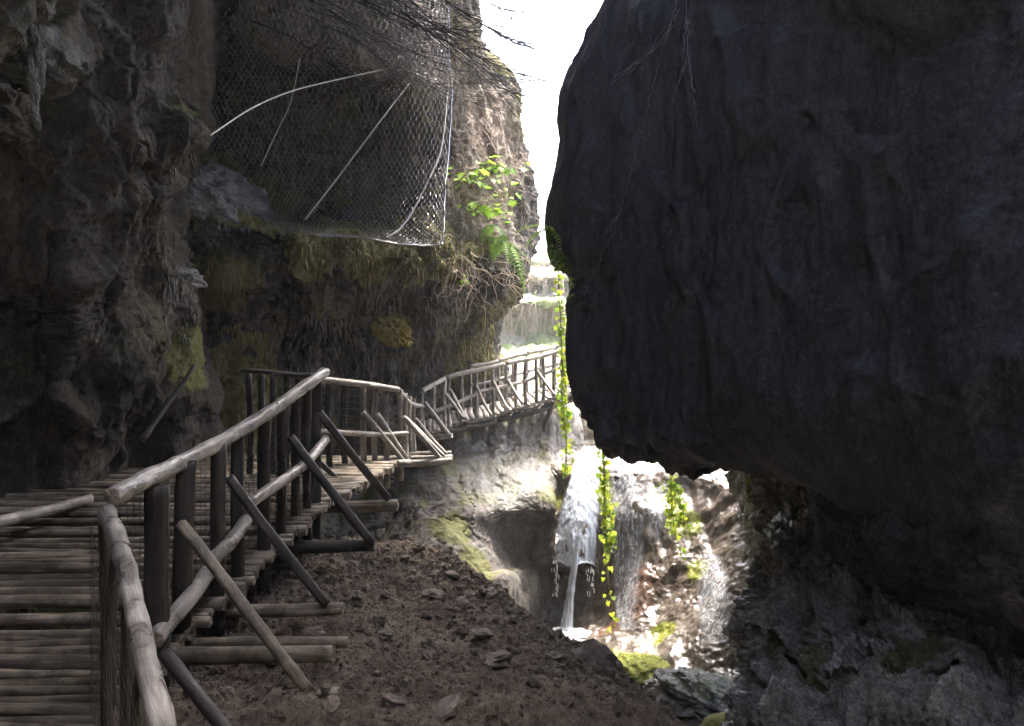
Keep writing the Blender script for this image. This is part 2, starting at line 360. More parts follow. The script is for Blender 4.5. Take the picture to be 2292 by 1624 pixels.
# right overhanging wall
def RB(eu, v, Y, inner):
    eu -= 4
    e = P(eu, v, Y)
    return [e+W(9, 2.4, 0), e+W(3.2, 1.9, 0), e+W(.55, 1.1, 0), P(eu+8, v, Y)]+inner
def RW(v, k=1.0): return [P(1420, v, 8.4), P(1560, v, 7.4), P(1750, v, 6.3), P(1980, v, 5.2), P(2250, v, 4.3)]
RZ = [W(4.2, .5, 0), W(4.4, -3, 0), W(5, -6, 0)]
def rz(z): return [w+W(0, 0, z) for w in RZ]
R1 = [
 [W(10, 12, 9), W(4.4, 11.4, 8), W(2.2, 10.2, 7.6), W(1.4, 9, 7.2), W(1.1, 7, 6.6), W(1.3, 5.6, 6.2), W(2.3, 4.4, 6), W(2.8, 3, 6), W(2.9, 1.5, 6.2), W(2.7, -.5, 6.6), W(2, -3, 7), W(5, -6, 6)],
 RB(1440, -220, 9.6, [P(1520, -240, 8.6), P(1600, -300, 7.2), P(1760, -360, 5.8), P(1980, -420, 4.6), P(2250, -480, 3.8)])+rz(4),
 RB(1363, 0, 9.6, RW(0))+rz(2.6),
 RB(1305, 100, 9.6, RW(100))+rz(2),
 RB(1245, 190, 9.6, RW(190))+rz(1.6),
 RB(1236, 300, 9.6, RW(300))+rz(1.2),
 RB(1222, 450, 9.6, RW(450))+rz(.8),
 RB(1240, 550, 9.6, RW(550))+rz(.5),
 RB(1300, 622, 9.6, RW(622))+rz(.2),
 RB(1284, 690, 9.6, RW(690))+rz(0),
 RB(1276, 790, 9.6, RW(780))+rz(-.4),
 RB(1284, 870, 9.6, RW(860))+rz(-.8),
 [W(9.8, 12, -.8), W(4, 11.4, -.6), W(1.5, 10.6, -.55), P(1306, 918, 9.5), P(1420, 930, 8.4), P(1560, 940, 7.4), P(1750, 950, 6.4), P(1980, 960, 5.3), P(2250, 960, 4.4)]+rz(-1),
 [W(9.8, 12, -1), W(4, 11.4, -.75), W(1.7, 10.6, -.7), P(1366, 985, 9.1), P(1420, 1016, 8.6), P(1560, 1038, 7.8), P(1760, 1048, 6.9), P(1960, 1160, 5.8), P(2250, 1280, 4.7)]+rz(-1.4),
 [W(9.8, 12, -1), W(4.2, 11.4, -.7), W(2.2, 10.7, -.75), P(1400, 985, 10), P(1450, 1000, 9.6), P(1580, 1030, 9), P(1790, 1040, 8.4), P(1980, 1180, 6.6), P(2250, 1330, 5.2)]+rz(-2),
 [W(9.8, 12, -1), W(4.6, 11.5, -.5), W(3, 11.2, -.4), P(1500, 880, 10.9), P(1560, 920, 10.6), P(1660, 990, 10.4), P(1840, 1040, 9.8), P(2050, 1220, 7.6), P(2320, 1450, 5.6)]+rz(-3.2),
]
def R1disp(p, n):
    q = p*np.array((1, 1, .4))
    a = .17*fbm(q*.55, 3, .42, off=23)+.035*fbm(q*2.2, 3, .5, off=40)
    st = fbm(p*np.array((3.2, 3.2, .3)), 3, .5, off=12, ridged=True)*.011
    cre = np.maximum(0, fbm(p*np.array((.9, .9, .45))+.5*fbm(p*.7, 2, off=3)[:, None], 2, .4, off=66, ridged=True)-.75)*.12
    jag = smooth(-p[:, 2], .3, .9)*smooth(p[:, 1], 7.2, 8.6)*(.15*fbm(p*np.array((2.6, 2.6, 1.2)), 4, .6, off=51)+.03)
    return a+st+cre+jag+.007*fbm(p*np.array((9, 9, 6)), 3, .65, off=5)
rock('cliff_right', R1, 460, 420, R1disp, M['right'], wet=wet_b([], .1))

# bank under the bridge
BK = [
 [P(700, 980, 19), P(800, 960, 19), P(900, 940, 19), P(1000, 920, 19), P(1100, 905, 19), P(1180, 890, 19), P(1240, 880, 19), P(1268, 890, 19), P(1290, 900, 20)],
 [P(700, 1005, 15), P(800, 995, 14.8), P(900, 980, 14.4), P(1000, 958, 14.0), P(1100, 940, 14.4), P(1180, 918, 14.8), P(1240, 906, 15), P(1268, 920, 15.4), P(1290, 930, 17)],
 [P(700, 1050, 14), P(800, 1045, 13.8), P(900, 1040, 13.4), P(1000, 1030, 13.1), P(1100, 1010, 13.5), P(1180, 990, 13.9), P(1245, 985, 14.2), P(1275, 990, 14.8), P(1300, 990, 17)],
 [P(700, 1110, 13), P(800, 1110, 12.9), P(900, 1105, 12.6), P(1000, 1095, 12.4), P(1100, 1080, 12.7), P(1180, 1075, 12.9), P(1240, 1080, 13), P(1258, 1080, 13.8), P(1290, 1080, 16)],
 [P(700, 1170, 12.4), P(800, 1170, 12.3), P(900, 1165, 12.0), P(1000, 1150, 11.9), P(1090, 1140, 12.1), P(1180, 1140, 12.4), P(1238, 1140, 12.5), P(1252, 1140, 13.4), P(1290, 1150, 15)],
 [P(700, 1220, 12), P(800, 1220, 11.9), P(900, 1215, 11.6), P(1000, 1205, 11.5), P(1080, 1200, 12.0), P(1150, 1185, 12.6), P(1210, 1180, 12.8), P(1238, 1190, 13.3), P(1290, 1200, 15)],
 [P(700, 1280, 11.7), P(800, 1280, 11.6), P(900, 1280, 11.3), P(1000, 1275, 11.2), P(1080, 1280, 11.5), P(1150, 1260, 12.3), P(1210, 1250, 12.9), P(1245, 1255, 13.6), P(1290, 1260, 15)],
 [P(700, 1350, 11.4), P(800, 1350, 11.3), P(900, 1350, 11), P(1000, 1350, 10.9), P(1080, 1345, 11.1), P(1150, 1320, 11.7), P(1200, 1320, 12.4), P(1245, 1330, 13), P(1290, 1340, 14)],
 [W(-3, 10.8, -6), W(-2.4, 10.8, -6), W(-1.6, 10.6, -6), W(-1, 10.6, -6), W(-.3, 10.7, -6), W(0, 11, -6), W(.4, 11.8, -6), W(.7, 12.5, -6), W(1, 14, -6)],
]
rock('bank', BK, 300, 300, lambda p, n: flow(p, .14, 1.0, 41.0, .6, .35, .15)+.05*cracks(p, 1.1, 21.), M['bank'],
     moss=moss_up(.55, [(P(1010, 1190, 11.7), .45), (P(1070, 1260, 11.4), .5), (P(1230, 1110, 12.7), .35)], .5), wet=wet_b([(P(1130, 1040, 13), 1.2)], .0))

# waterfall rock and stream bed
def row(vs, Ys, us=(1150, 1225, 1255, 1300, 1345, 1420, 1500, 1580, 1650, 1740, 1850)):
    if not hasattr(vs, '__len__'): vs = [vs]*len(us)
    return [P(u, v, Y) for u, v, Y in zip(us, vs, Ys)]
FL = [
 row(1000, [20]*11), 
 row([1010, 1010, 1010, 1012, 1010, 1008, 1005, 1010, 1020, 1040, 1060], [15.5, 15.4, 15.4, 15.4, 15.4, 15.4, 15.2, 15, 14, 13, 12]),
 row([1040, 1038, 1036, 1034, 1036, 1030, 1032, 1046, 1075, 1110, 1120], [13.6, 13.3, 13.2, 13.1, 13.3, 13.3, 13.2, 12.8, 12.2, 11.4, 10.6]),
 row([1110, 1110, 1105, 1100, 1100, 1095, 1095, 1110, 1130, 1150, 1160], [13.6, 13.0, 12.8, 12.6, 12.9, 12.7, 12.6, 12.3, 11.7, 11, 10.2]),
 row([1190, 1190, 1190, 1190, 1190, 1190, 1190, 1190, 1200, 1200, 1200], [13.6, 12.5, 12.35, 12.25, 12.7, 12.3, 12.2, 11.9, 11.3, 10.6, 9.9]),
 row([1245, 1250, 1252, 1252, 1250, 1250, 1250, 1250, 1260, 1260, 1260], [13.6, 12.3, 12.2, 12.15, 12.6, 12.1, 11.9, 11.6, 11, 10.3, 9.7]),
 row([1275, 1268, 1268, 1268, 1290, 1300, 1300, 1300, 1310, 1310, 1310], [13.7, 13.2, 13.2, 13.0, 12.6, 11.8, 11.6, 11.2, 10.6, 10, 9.4]),
 row([1310, 1310, 1310, 1310, 1340, 1350, 1350, 1350, 1360, 1360, 1360], [13.4, 13.2, 13.1, 12.9, 12.4, 11.6, 11.3, 10.9, 10.2, 9.7, 9.2]),
 row([1380, 1390, 1395, 1395, 1395, 1400, 1400, 1400, 1410, 1410, 1410], [12.6, 12.4, 12.4, 12.3, 12, 11.3, 11, 10.5, 9.9, 9.4, 9]),
 row([1430, 1430, 1428, 1426, 1430, 1435, 1440, 1450, 1460, 1460, 1460], [11.9, 11.7, 11.6, 11.5, 11.3, 10.9, 10.6, 10.1, 9.5, 9.1, 8.7]),
 row([1500]*11, [10.6, 10.4, 10.3, 10.2, 10.1, 9.9, 9.9, 9.6, 9.1, 8.7, 8.3]),
 row([1570]*11, [9.6, 9.4, 9.3, 9.2, 9.1, 9, 8.9, 8.8, 8.5, 8.1, 7.8]),
 row([1700]*11, [8.2, 8.1, 8, 7.9, 7.8, 7.7, 7.6, 7.5, 7.3, 7, 6.8]),
 [W(x, 5, -5) for x in np.linspace(.5, 4, 11)],
]
def FLdisp(p, n):
    low = smooth(-p[:, 2], 3.6, 4.3)
    d = flow(p, .2, .9, 53.0, .25, .14, .1)+.03*fbm(p*np.array((5, 5, .8)), 3, .55, off=61)+.005*fbm(p*np.array((14, 14, 7)), 3, .6, off=63)
    return d*(1-.2*low)+low*.06*fbm(p*2.2, 3, off=8)
rock('waterfall_rock', FL, 380, 380, FLdisp, M['fall'],
     moss=moss_up(3., [(P(1345, 1090, 12.9), .35), (P(1490, 1100, 12.5), .45), (P(1470, 1020, 14), .9), (P(1530, 1160, 12.1), .4), (P(1560, 1270, 11.5), .3), (P(1430, 1500, 9.9), .62), (P(1350, 1465, 10.6), .4), (P(1480, 1410, 10.9), .35), (P(1240, 1130, 12.9), .4)], .4),
     wet=lambda p, n, d: np.clip(.7+blobs(p, [(P(1420, 1200, 12.2), 1.3), (P(1430, 1350, 11.3), 1.0), (P(1590, 1300, 11.2), .9), (P(1620, 1420, 9.8), .9), (P(1550, 1530, 9.2), 1.), (P(1280, 1150, 12.5), .8)]), 0, 1), tint=[(P(1400, 1330, 11.6), .5), (P(1350, 1400, 11.7), .35), (P(1440, 1290, 11.8), .3)])

# crag at the lower right, the dark buttress behind it
CR = [
 [P(1732, 1180, 11), P(1792, 1160, 10.5), P(1830, 1150, 10), P(1900, 1150, 9.6), P(2020, 1180, 9), P(2140, 1200, 8.4), P(2270, 1230, 7.8), P(2450, 1260, 7)],
 [P(1744, 1300, 8.4), P(1777, 1250, 8.2), P(1800, 1230, 8), P(1885, 1235, 7.7), P(2000, 1270, 7.2), P(2120, 1300, 6.8), P(2250, 1340, 6.4), P(2420, 1380, 5.9)],
 [P(1732, 1350, 8.2), P(1757, 1320, 7.7), P(1822, 1300, 7.4), P(1885, 1305, 7), P(2000, 1330, 6.6), P(2120, 1360, 6.2), P(2250, 1400, 5.9), P(2420, 1440, 5.4)],
 [P(1722, 1420, 8), P(1744, 1400, 7.3), P(1822, 1385, 6.9), P(1890, 1390, 6.6), P(2000, 1400, 6.2), P(2120, 1430, 5.8), P(2250, 1460, 5.5), P(2420, 1500, 5.1)],
 [P(1727, 1500, 7.8), P(1744, 1490, 7.1), P(1822, 1470, 6.9), P(1890, 1480, 6.3), P(2000, 1490, 5.9), P(2120, 1510, 5.5), P(2250, 1540, 5.2), P(2420, 1570, 4.8)],
 [P(1722, 1580, 7.4), P(1737, 1570, 6.7), P(1822, 1560, 6.4), P(1890, 1560, 5.9), P(2000, 1570, 5.6), P(2120, 1590, 5.2), P(2250, 1620, 4.9), P(2420, 1650, 4.5)],
 [P(1712, 1700, 6.8), P(1732, 1700, 6.1), P(1822, 1690, 5.7), P(1890, 1690, 5.4), P(2000, 1690, 5.1), P(2120, 1690, 4.8), P(2250, 1700, 4.5), P(2420, 1720, 4.2)],
 [W(2.1, 5.6, -5), W(2.2, 5.2, -5), W(2.4, 4.8, -5), W(2.6, 4.5, -5), W(2.9, 4.2, -5), W(3.1, 4, -5), W(3.3, 3.7, -5), W(3.6, 3.4, -5)],
]
def CRdisp(p, n):
    r = fbm(p*np.array((2.2, 2.2, 1.5)), 5, .58, off=91, ridged=True)-.5
    k = fbm(p*1.1, 3, off=5)
    return .21*r+.22*k+.03*fbm(p*11, 3, .6, off=77)+.08*cracks(p, 1.2, 31.)
rock('crag_lower_right', CR, 320, 320, CRdisp, M['crag'],
     moss=moss_up(.8, [(P(1715, 1440, 7.2), .3), (P(1850, 1520, 6.3), .35), (P(2060, 1550, 5.5), .4)], .35), wet=lambda p, n, d: np.clip(.9+.5*fbm(p*1.3, 2, off=4), 0, 1))
BT = [
 [P(1734, 940, 13), P(1754, 940, 12), P(1774, 940, 10.6), P(1800, 940, 10), P(1900, 940, 9.4), P(2000, 940, 8.6)],
 [P(1684, 1050, 12), P(1652, 1050, 10.8), P(1684, 1050, 10.0), P(1754, 1050, 9.5), P(1800, 1050, 9), P(1950, 1050, 8.2)],
 [P(1694, 1120, 12), P(1658, 1120, 10.7), P(1689, 1120, 9.8), P(1754, 1120, 9.4), P(1800, 1120, 9.2), P(1950, 1120, 8.6)],
 [P(1714, 1190, 12), P(1674, 1190, 10.5), P(1702, 1190, 9.7), P(1764, 1190, 9.4), P(1800, 1180, 9.4), P(1950, 1180, 9)],
 [P(1734, 1260, 11.5), P(1694, 1260, 10.2), P(1724, 1265, 9.5), P(1774, 1265, 9.2), P(1800, 1260, 9.2), P(1950, 1260, 9)],
 [P(1794, 1320, 11), P(1756, 1320, 9.8), P(1774, 1325, 9.2), P(1794, 1325, 9.0), P(1820, 1320, 9), P(1950, 1320, 9)],
 [W(3.9, 10, -5), W(3.5, 9.2, -5), W(3.6, 8.8, -5), W(3.5, 8.6, -5), W(3.9, 8.6, -5), W(4.4, 8.6, -5)],
]
rock('buttress_right', BT, 200, 160, lambda p, n: flow(p, .2, 1.4, 61.0, .6, .7), M['crag'], wet=wet_b([(P(1770, 1080, 9), .5)], .15))

# rounded lobe hanging from the foot of the right wall, and other separate rocks
def blob_mesh(name, c, ax, rz_, ry_, mat, amp, f, seed, nr=60, nc=90, ridged=False, moss=None, wet=0.0):
    th = np.linspace(0, math.pi, nr)[:, None]; ph = np.linspace(0, 2*math.pi, nc+1)[None, :-1]
    u = np.stack([np.sin(th)*np.cos(ph), np.sin(th)*np.sin(ph), np.cos(th)+0*ph], -1).reshape(-1, 3)
    r = 1+amp*fbm(u*f, 5, .55, off=seed, ridged=ridged)
    p = u*r[:, None]*np.asarray(ax)
    R = np.array(Matrix.Rotation(rz_, 3, 'Z') @ Matrix.Rotation(ry_, 3, 'Y'))
    n = u/np.asarray(ax); n /= np.linalg.norm(n, axis=1)[:, None]
    p = p@R.T; n = n@R.T
    i = np.arange(nr*nc).reshape(nr, nc); j = np.roll(i, -1, 1)
    f_ = np.stack([i[:-1], i[1:], j[1:], j[:-1]], -1).reshape(-1, 4)
    mo = (smooth(n[:, 2]+.3*fbm(p*4, 3, off=seed), moss[0], moss[0]+.4)*moss[1]) if moss else np.zeros(len(p))
    return mesh_np(name, p, f_, mat, True, {'moss': mo, 'wet': np.full(len(p), wet)})
LBu = (1880, 1852, 1836, 1880, 1980, 2120, 2300, 2550); LBy = (8.6, 7.9, 7.2, 6.7, 6.0, 5.3, 4.7, 4.0)
def lbrow(vs, dy): return [P(u, v, Y+dy) for u, v, Y in zip(LBu, vs, LBy)]
LB = [
 lbrow([1000, 1000, 1000, 990, 980, 960, 940, 900], .9), lbrow([1075, 1070, 1075, 1060, 1050, 1050, 1050, 1050], .1), lbrow([1120, 1120, 1125, 1130, 1150, 1150, 1160, 1160], -.2),
 lbrow([1180, 1185, 1190, 1200, 1235, 1270, 1300, 1330], -.2), lbrow([1200, 1210, 1218, 1240, 1292, 1345, 1395, 1430], .15), lbrow([1200, 1210, 1220, 1240, 1285, 1335, 1385, 1420], .9), lbrow([1190, 1200, 1205, 1220, 1260, 1300, 1350, 1390], 2.4),
]
rock('cliff_lobe', LB, 160, 200, lambda p, n: .1*fbm(p*1.1, 3, .5, off=29)+.04*fbm(p*3.5, 4, .55, off=36, ridged=True), M['right'])
# soil mound below the walkway
DT = [
 [W(-3.2, 9, -5), W(-2.6, 9.4, -5), W(-2, 9.6, -5), W(-1.5, 9.8, -5), W(-1, 9.9, -5), W(-.5, 9.9, -5), W(.1, 9.6, -5), W(.6, 9.2, -5), W(1.2, 8.6, -5), W(1.8, 7.6, -5)],
 [P(560, 1300, 7.6), P(650, 1290, 8), P(750, 1290, 8.3), P(850, 1300, 8.5), P(930, 1330, 8.6), P(1010, 1370, 8.6), P(1110, 1440, 8.4), P(1210, 1530, 8), P(1320, 1590, 7.8), P(1440, 1660, 7.2)],
 [P(540, 1270, 6.6), P(640, 1245, 6.9), P(740, 1226, 7.2), P(850, 1222, 7.4), P(930, 1232, 7.6), P(1015, 1256, 7.7), P(1105, 1318, 7.6), P(1200, 1408, 7.4), P(1305, 1462, 7.2), P(1400, 1530, 6.9)],
 [P(470, 1340, 5.9), P(600, 1315, 6.1), P(700, 1295, 6.3), P(820, 1290, 6.6), P(940, 1300, 6.9), P(1040, 1325, 7.1), P(1140, 1375, 7.1), P(1240, 1436, 7.0), P(1340, 1490, 6.8), P(1430, 1555, 6.5)],
 [P(350, 1450, 5.0), P(500, 1430, 5.2), P(650, 1400, 5.5), P(800, 1390, 5.7), P(950, 1390, 6.1), P(1080, 1400, 6.3), P(1200, 1440, 6.5), P(1300, 1480, 6.5), P(1390, 1535, 6.3), P(1480, 1600, 6)],
 [P(250, 1570, 4.4), P(430, 1540, 4.5), P(600, 1515, 4.7), P(800, 1500, 4.9), P(1000, 1500, 5.2), P(1150, 1505, 5.5), P(1270, 1520, 5.7), P(1370, 1550, 5.7), P(1450, 1590, 5.7), P(1530, 1650, 5.5)],
 [P(100, 1720, 3.8), P(350, 1680, 3.9), P(600, 1650, 4.0), P(850, 1640, 4.2), P(1050, 1640, 4.4), P(1200, 1640, 4.6), P(1350, 1645, 4.8), P(1430, 1660, 4.9), P(1510, 1690, 5), P(1570, 1750, 5)],
 [W(-3, 1.5, -2.9), W(-2.2, 1.5, -2.9), W(-1.4, 1.5, -2.9), W(-.7, 1.5, -2.9), W(-.1, 1.5, -3), W(.4, 1.6, -3.2), W(.8, 1.7, -3.4), W(1.1, 1.8, -3.6), W(1.5, 2, -4), W(1.9, 2.2, -4.6)],
]
rock('soil_mound', DT, 360, 400, lambda p, n: .07*fbm(p*1.6, 4, .6, off=9)+.032*fbm(p*6, 4, .65, off=14)+.022*(fbm(p*14, 3, .6, off=19, ridged=True)), M['dirt'])
# unseen roof added to block the sun, wall behind the camera, gorge floor, the sunny side valley beyond
BH = [[W(x, -5.5-.3*abs(x), z) for x in (-8, -4, 0, 4, 8)] for z in (9, 5, 1, -3, -7)]
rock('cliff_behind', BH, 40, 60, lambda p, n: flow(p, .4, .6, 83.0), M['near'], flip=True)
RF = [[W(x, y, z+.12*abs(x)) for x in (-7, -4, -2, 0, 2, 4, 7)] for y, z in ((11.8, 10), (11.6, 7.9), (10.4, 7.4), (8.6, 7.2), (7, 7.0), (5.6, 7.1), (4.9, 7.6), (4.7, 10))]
rock('sun_block_roof', RF, 60, 70, lambda p, n: flow(p, .3, .6, 87.0), M['near'], flip=False)
FR = [[W(x, y, -5.2-.02*max(0, y-20)) for x in (-400, -60, -12, -4, 0, 4, 12, 60, 400)] for y in (600, 120, 50, 26, 14, 6, -2, -20, -200)]
rock('ground', FR, 120, 120, lambda p, n: .05*fbm(p*1.2, 3, off=2), M['far'])
us = (500, 800, 950, 1050, 1120, 1180, 1240, 1300, 1400, 1600, 2000)
FC = [
 [P(u, 560+.02*abs(u-1180), 60) for u in us],
 [P(u, 566+.03*abs(u-1180), 33) for u in us],
 [P(u, 600+.04*(u-1180), 30) for u in us],
 [P(u, 618+.04*(u-1180), 28.4) for u in us],
 [P(u, 634+.04*(u-1180), 29.6) for u in us],
 [P(u, 662+.03*(u-1180), 28.6) for u in us],
 [P(u, 678+.03*(u-1180), 26.6) for u in us],
 [P(u, 696+.03*(u-1180), 27.8) for u in us],
 [P(u, 760-.05*(u-1180), 27.2) for u in us],
 [P(u, 790-.06*(u-1180), 25) for u in us],
 [P(u, 860, 21) for u in us],
 [P(u, 905, 18.6) for u in us],
 [P(u, 1000, 18) for u in us],
]
rock('cliff_far', FC, 240, 300, lambda p, n: .3*fbm(p*np.array((.7, .7, 2.)), 4, .55, off=6)+.1*fbm(p*3, 3, off=1), M['far'],
     moss=lambda p, n, d: np.clip(smooth(fbm(p*.9, 3, off=33), -.1, .5)*.8*smooth(n[:, 2], .1, .5)+blobs(p, [(P(1255, 720, 26.5), 2.2), (P(1140, 790, 25), 2.0)])*.8, 0, 1))

# ------------------------------------------------------------------ timber
def log_mesh(name, L, r0, r1, mat, seed=0, seg=10, n=14, bend=.02, rough=.07, plank=0.0, flat_top=False):
    """a tapering log along +Z; plank > 0 flattens it into a split board of that thickness ratio"""
    rg = np.random.default_rng(seed)
    t = np.linspace(0, 1, n); z = t*L
    bx = bend*L*np.sin(t*math.pi*rg.uniform(.7, 1.6)+rg.uniform(0, 3)); by = bend*L*np.sin(t*math.pi*rg.uniform(.7, 1.6)+rg.uniform(0, 3))
    bx -= bx[0]+(bx[-1]-bx[0])*t; by -= by[0]+(by[-1]-by[0])*t
    a = np.linspace(0, 2*math.pi, seg+1)[:-1]
    ca, sa = np.cos(a), np.sin(a)
    if plank:
        k = 4.0; q = (np.abs(ca)**k+np.abs(sa)**k)**(-1/k); ca = ca*q; sa = sa*q*plank
    rad = r0+(r1-r0)*t
    pts = np.stack([np.outer(rad, ca)+bx[:, None], np.outer(rad, sa)+by[:, None], np.repeat(z[:, None], seg, 1)], -1)
    rr = rough*fbm(np.stack([np.outer(np.ones(n), np.cos(a)*1.2).ravel(), np.outer(np.ones(n), np.sin(a)*1.2).ravel(), np.repeat(z*5, seg)], 1), 3, .6, off=seed*3.7+.2).reshape(n, seg)
    mid = np.stack([bx, by, z], -1)[:, None, :]
    pts = mid+(pts-mid)*(1+rr)[..., None]
    pts[0, :, 2] += rg.normal(0, .1, seg)*r0; pts[-1, :, 2] += rg.normal(0, .1, seg)*r1
    co = pts.reshape(-1, 3)
    i = np.arange(n*seg).reshape(n, seg); j = np.roll(i, -1, 1)
    f = [tuple(x) for x in np.stack([i[:-1], j[:-1], j[1:], i[1:]], -1).reshape(-1, 4)]
    me = bpy.data.meshes.new(name)
    co = np.vstack([co, [(bx[0], by[0], 0)], [(bx[-1], by[-1], L)]]); c0, c1 = n*seg, n*seg+1
    for k in range(seg):
        f.append((c0, int(j[0, k]), int(i[0, k]))); f.append((c1, int(i[-1, k]), int(j[-1, k])))
    me.from_pydata([tuple(x) for x in co], [], [tuple(int(y) for y in x) for x in f])
    sm = np.ones(len(me.polygons), bool); sm[-2*seg:] = False
    me.polygons.foreach_set('use_smooth', sm)
    me.materials.append(mat); return me
_ls = [100]
def log(name, a, b, r0, r1=None, mat='rail', parent=None, plank=0.0, roll=0.0, bend=.016, n=14, seg=10, rough=.13):
    a = Vector(a); b = Vector(b); d = b-a; _ls[0] += 1
    me = log_mesh(name, d.length, r0, r1 or r0, M[mat], _ls[0], seg, n, bend, rough, plank)
    o = link(name, me, parent, a)
    o.rotation_mode = 'QUATERNION'
    q = d.to_track_quat('Z', 'Y')
    if plank:
        # plank face turned to the given horizontal direction
        z = d.normalized(); x = Vector((math.cos(roll), math.sin(roll), 0)); y = z.cross(x).normalized(); x = y.cross(z)
        q = Matrix((x, y, z)).transposed().to_quaternion()
    o.rotation_quaternion = q
    return o
def tubes(name, polys, r, mat, parent=None, loc=None, sides=3):
    """thin wires: list of polylines (k,3) -> one mesh"""
    co, fa = [], []
    base = np.asarray(loc if loc is not None else (0, 0, 0), float)
    off = 0
    for pl_ in polys:
        rr = r
        if isinstance(pl_, tuple): pl_, rr = pl_
        pl_ = np.asarray(pl_, float); k = len(pl_)
        if k < 2: continue
        t = np.gradient(pl_, axis=0); t /= (np.linalg.norm(t, axis=1)[:, None]+1e-9)
        ref = np.where(np.abs(t[:, 2:3]) > .9, np.array([[1., 0, 0]]), np.array([[0, 0, 1.]]))
        x = np.cross(t, ref); x /= (np.linalg.norm(x, axis=1)[:, None]+1e-9); y = np.cross(t, x)
        ra = np.broadcast_to(np.asarray(rr, float), (k,))[:, None]
        ring = []
        for s in range(sides):
            an = 2*math.pi*s/sides
            ring.append(pl_-base+(x*math.cos(an)+y*math.sin(an))*ra)
        co.append(np.stack(ring, 1).reshape(-1, 3))
        i = np.arange(k*sides).reshape(k, sides)+off; j = np.roll(i, -1, 1)
        fa.append(np.stack([i[:-1], j[:-1], j[1:], i[1:]], -1).reshape(-1, 4)); off += k*sides
    me = mesh_np(name, np.vstack(co), np.vstack(fa), mat, True)
    return link(name, me, parent, loc)
def lerp(a, b, t): return np.asarray(a)*(1-t)+np.asarray(b)*t
def wire_panel(name, quads, cell, r, mat, parent, jit=.004):
    """square welded mesh filling a strip of quads (top-left, top-right, bottom-left, bottom-right)"""
    pl_ = []
    rg = np.random.default_rng(3)
    for tl, tr, bl, br in quads:
        w = np.linalg.norm(np.asarray(tr)-tl); h = np.linalg.norm(np.asarray(bl)-tl)
        nw, nh = max(2, int(w/cell)), max(2, int(h/cell))
        for k in range(nw+1):
            s = k/nw; a = lerp(tl, tr, s); b = lerp(bl, br, s); pl_.append(np.array([lerp(a, b, q)+rg.normal(0, jit, 3) for q in np.linspace(0, 1, 7)]))
        for k in range(nh+1):
            s = k/nh; a = lerp(tl, bl, s); b = lerp(tr, br, s); pl_.append(np.array([lerp(a, b, q)+rg.normal(0, jit, 3) for q in np.linspace(0, 1, 7)]))
    return tubes(name, pl_, r, mat, parent, tuple(parent.location))

# --- near walkway deck
def deck_z(y):
    if y < 4.1: return -1.9-.03*(4.1-y)
    if y < 6.6: return -1.9+.26*(y-4.1)
    return -1.25
def edge_x(y):
    if y < 4.1: return -2.2
    return -2.23+.228*(y-4.1) if y < 6.6 else -1.66+.07*(y-6.6)
wk = empty('log_walkway', (-3.3, 4.1, -1.95), 'log-floored walkway climbing along the dark left rock wall', 'walkway')
y = 2.2
while y < 10.0:
    r = random.uniform(.026, .042) if random.random() > .2 else random.uniform(.042, .058)
    y += r*.98
    z = deck_z(y)-r*.6+.01
    a = W(-5.1+random.uniform(-.2, .2), y+random.uniform(-.03, .03), z+random.uniform(-.012, .006)); b = W(edge_x(y)+.03+random.uniform(-.03, .04), y+random.uniform(-.02, .02), z+random.uniform(-.012, .006))
    if y < 4.1: b[0] = -2.2+(4.1-y)*.75
    if random.random() < .5: a, b = b, a
    log('deck_log', a, b, r, r*random.uniform(.85, .95), 'deck', wk, bend=.008, n=22, rough=.16)
    y += r*1.0
# bearers under the deck poking out past its edge
for (u0, u1, v, Yb, r) in ((380, 760, 1556, 4.36, .05), (380, 745, 1462, 4.62, .055), (380, 780, 1437, 4.85, .04), (470, 770, 1362, 5.25, .048), (600, 838, 1220, 6.2, .055), (660, 890, 1130, 7.05, .06), (720, 775, 1080, 8.3, .045)):
    log('bearer_log', P(u0, v+6, Yb), P(u1, v, Yb), r, r*.92, 'post' if v in (1220,) else 'deck', wk, bend=.004, n=18)
lc = log('edge_log', P(-160, 1205, 5.2), P(202, 1116, 6.55), .05, .042, 'grey', None); tag(lc, 'pale fallen pole edging the far side of the log walkway', 'log')

# --- ramp railing (the thick pale handrail in the foreground)
R = empty('log_railing', (-2.0, 5.2, -1.9), 'foreground ramp railing with thick pale handrail and dark split posts', 'railing', 'railings along the walkway')
rA, rB = P(250, 1112, 4.1), P(728, 832, 6.6)
def railpt(t, dz=0): return lerp(rA, rB, t)+W(0, 0, dz)
ho = log('handrail', rA, rB, .054, .047, 'rail', R, n=60, seg=18, bend=.02, rough=.2)
log('mid_rail', P(345, 1430, 4.4), P(466, 1278, 4.95), .058, .052, 'rail', R, n=20, seg=14)
log('mid_rail', P(466, 1262, 4.95), P(552, 1162, 5.4), .052, .046, 'rail', R, n=20, seg=14)
log('mid_rail', P(556, 1128, 5.4), P(730, 982, 6.6), .045, .04, 'rail', R, n=24, seg=14)
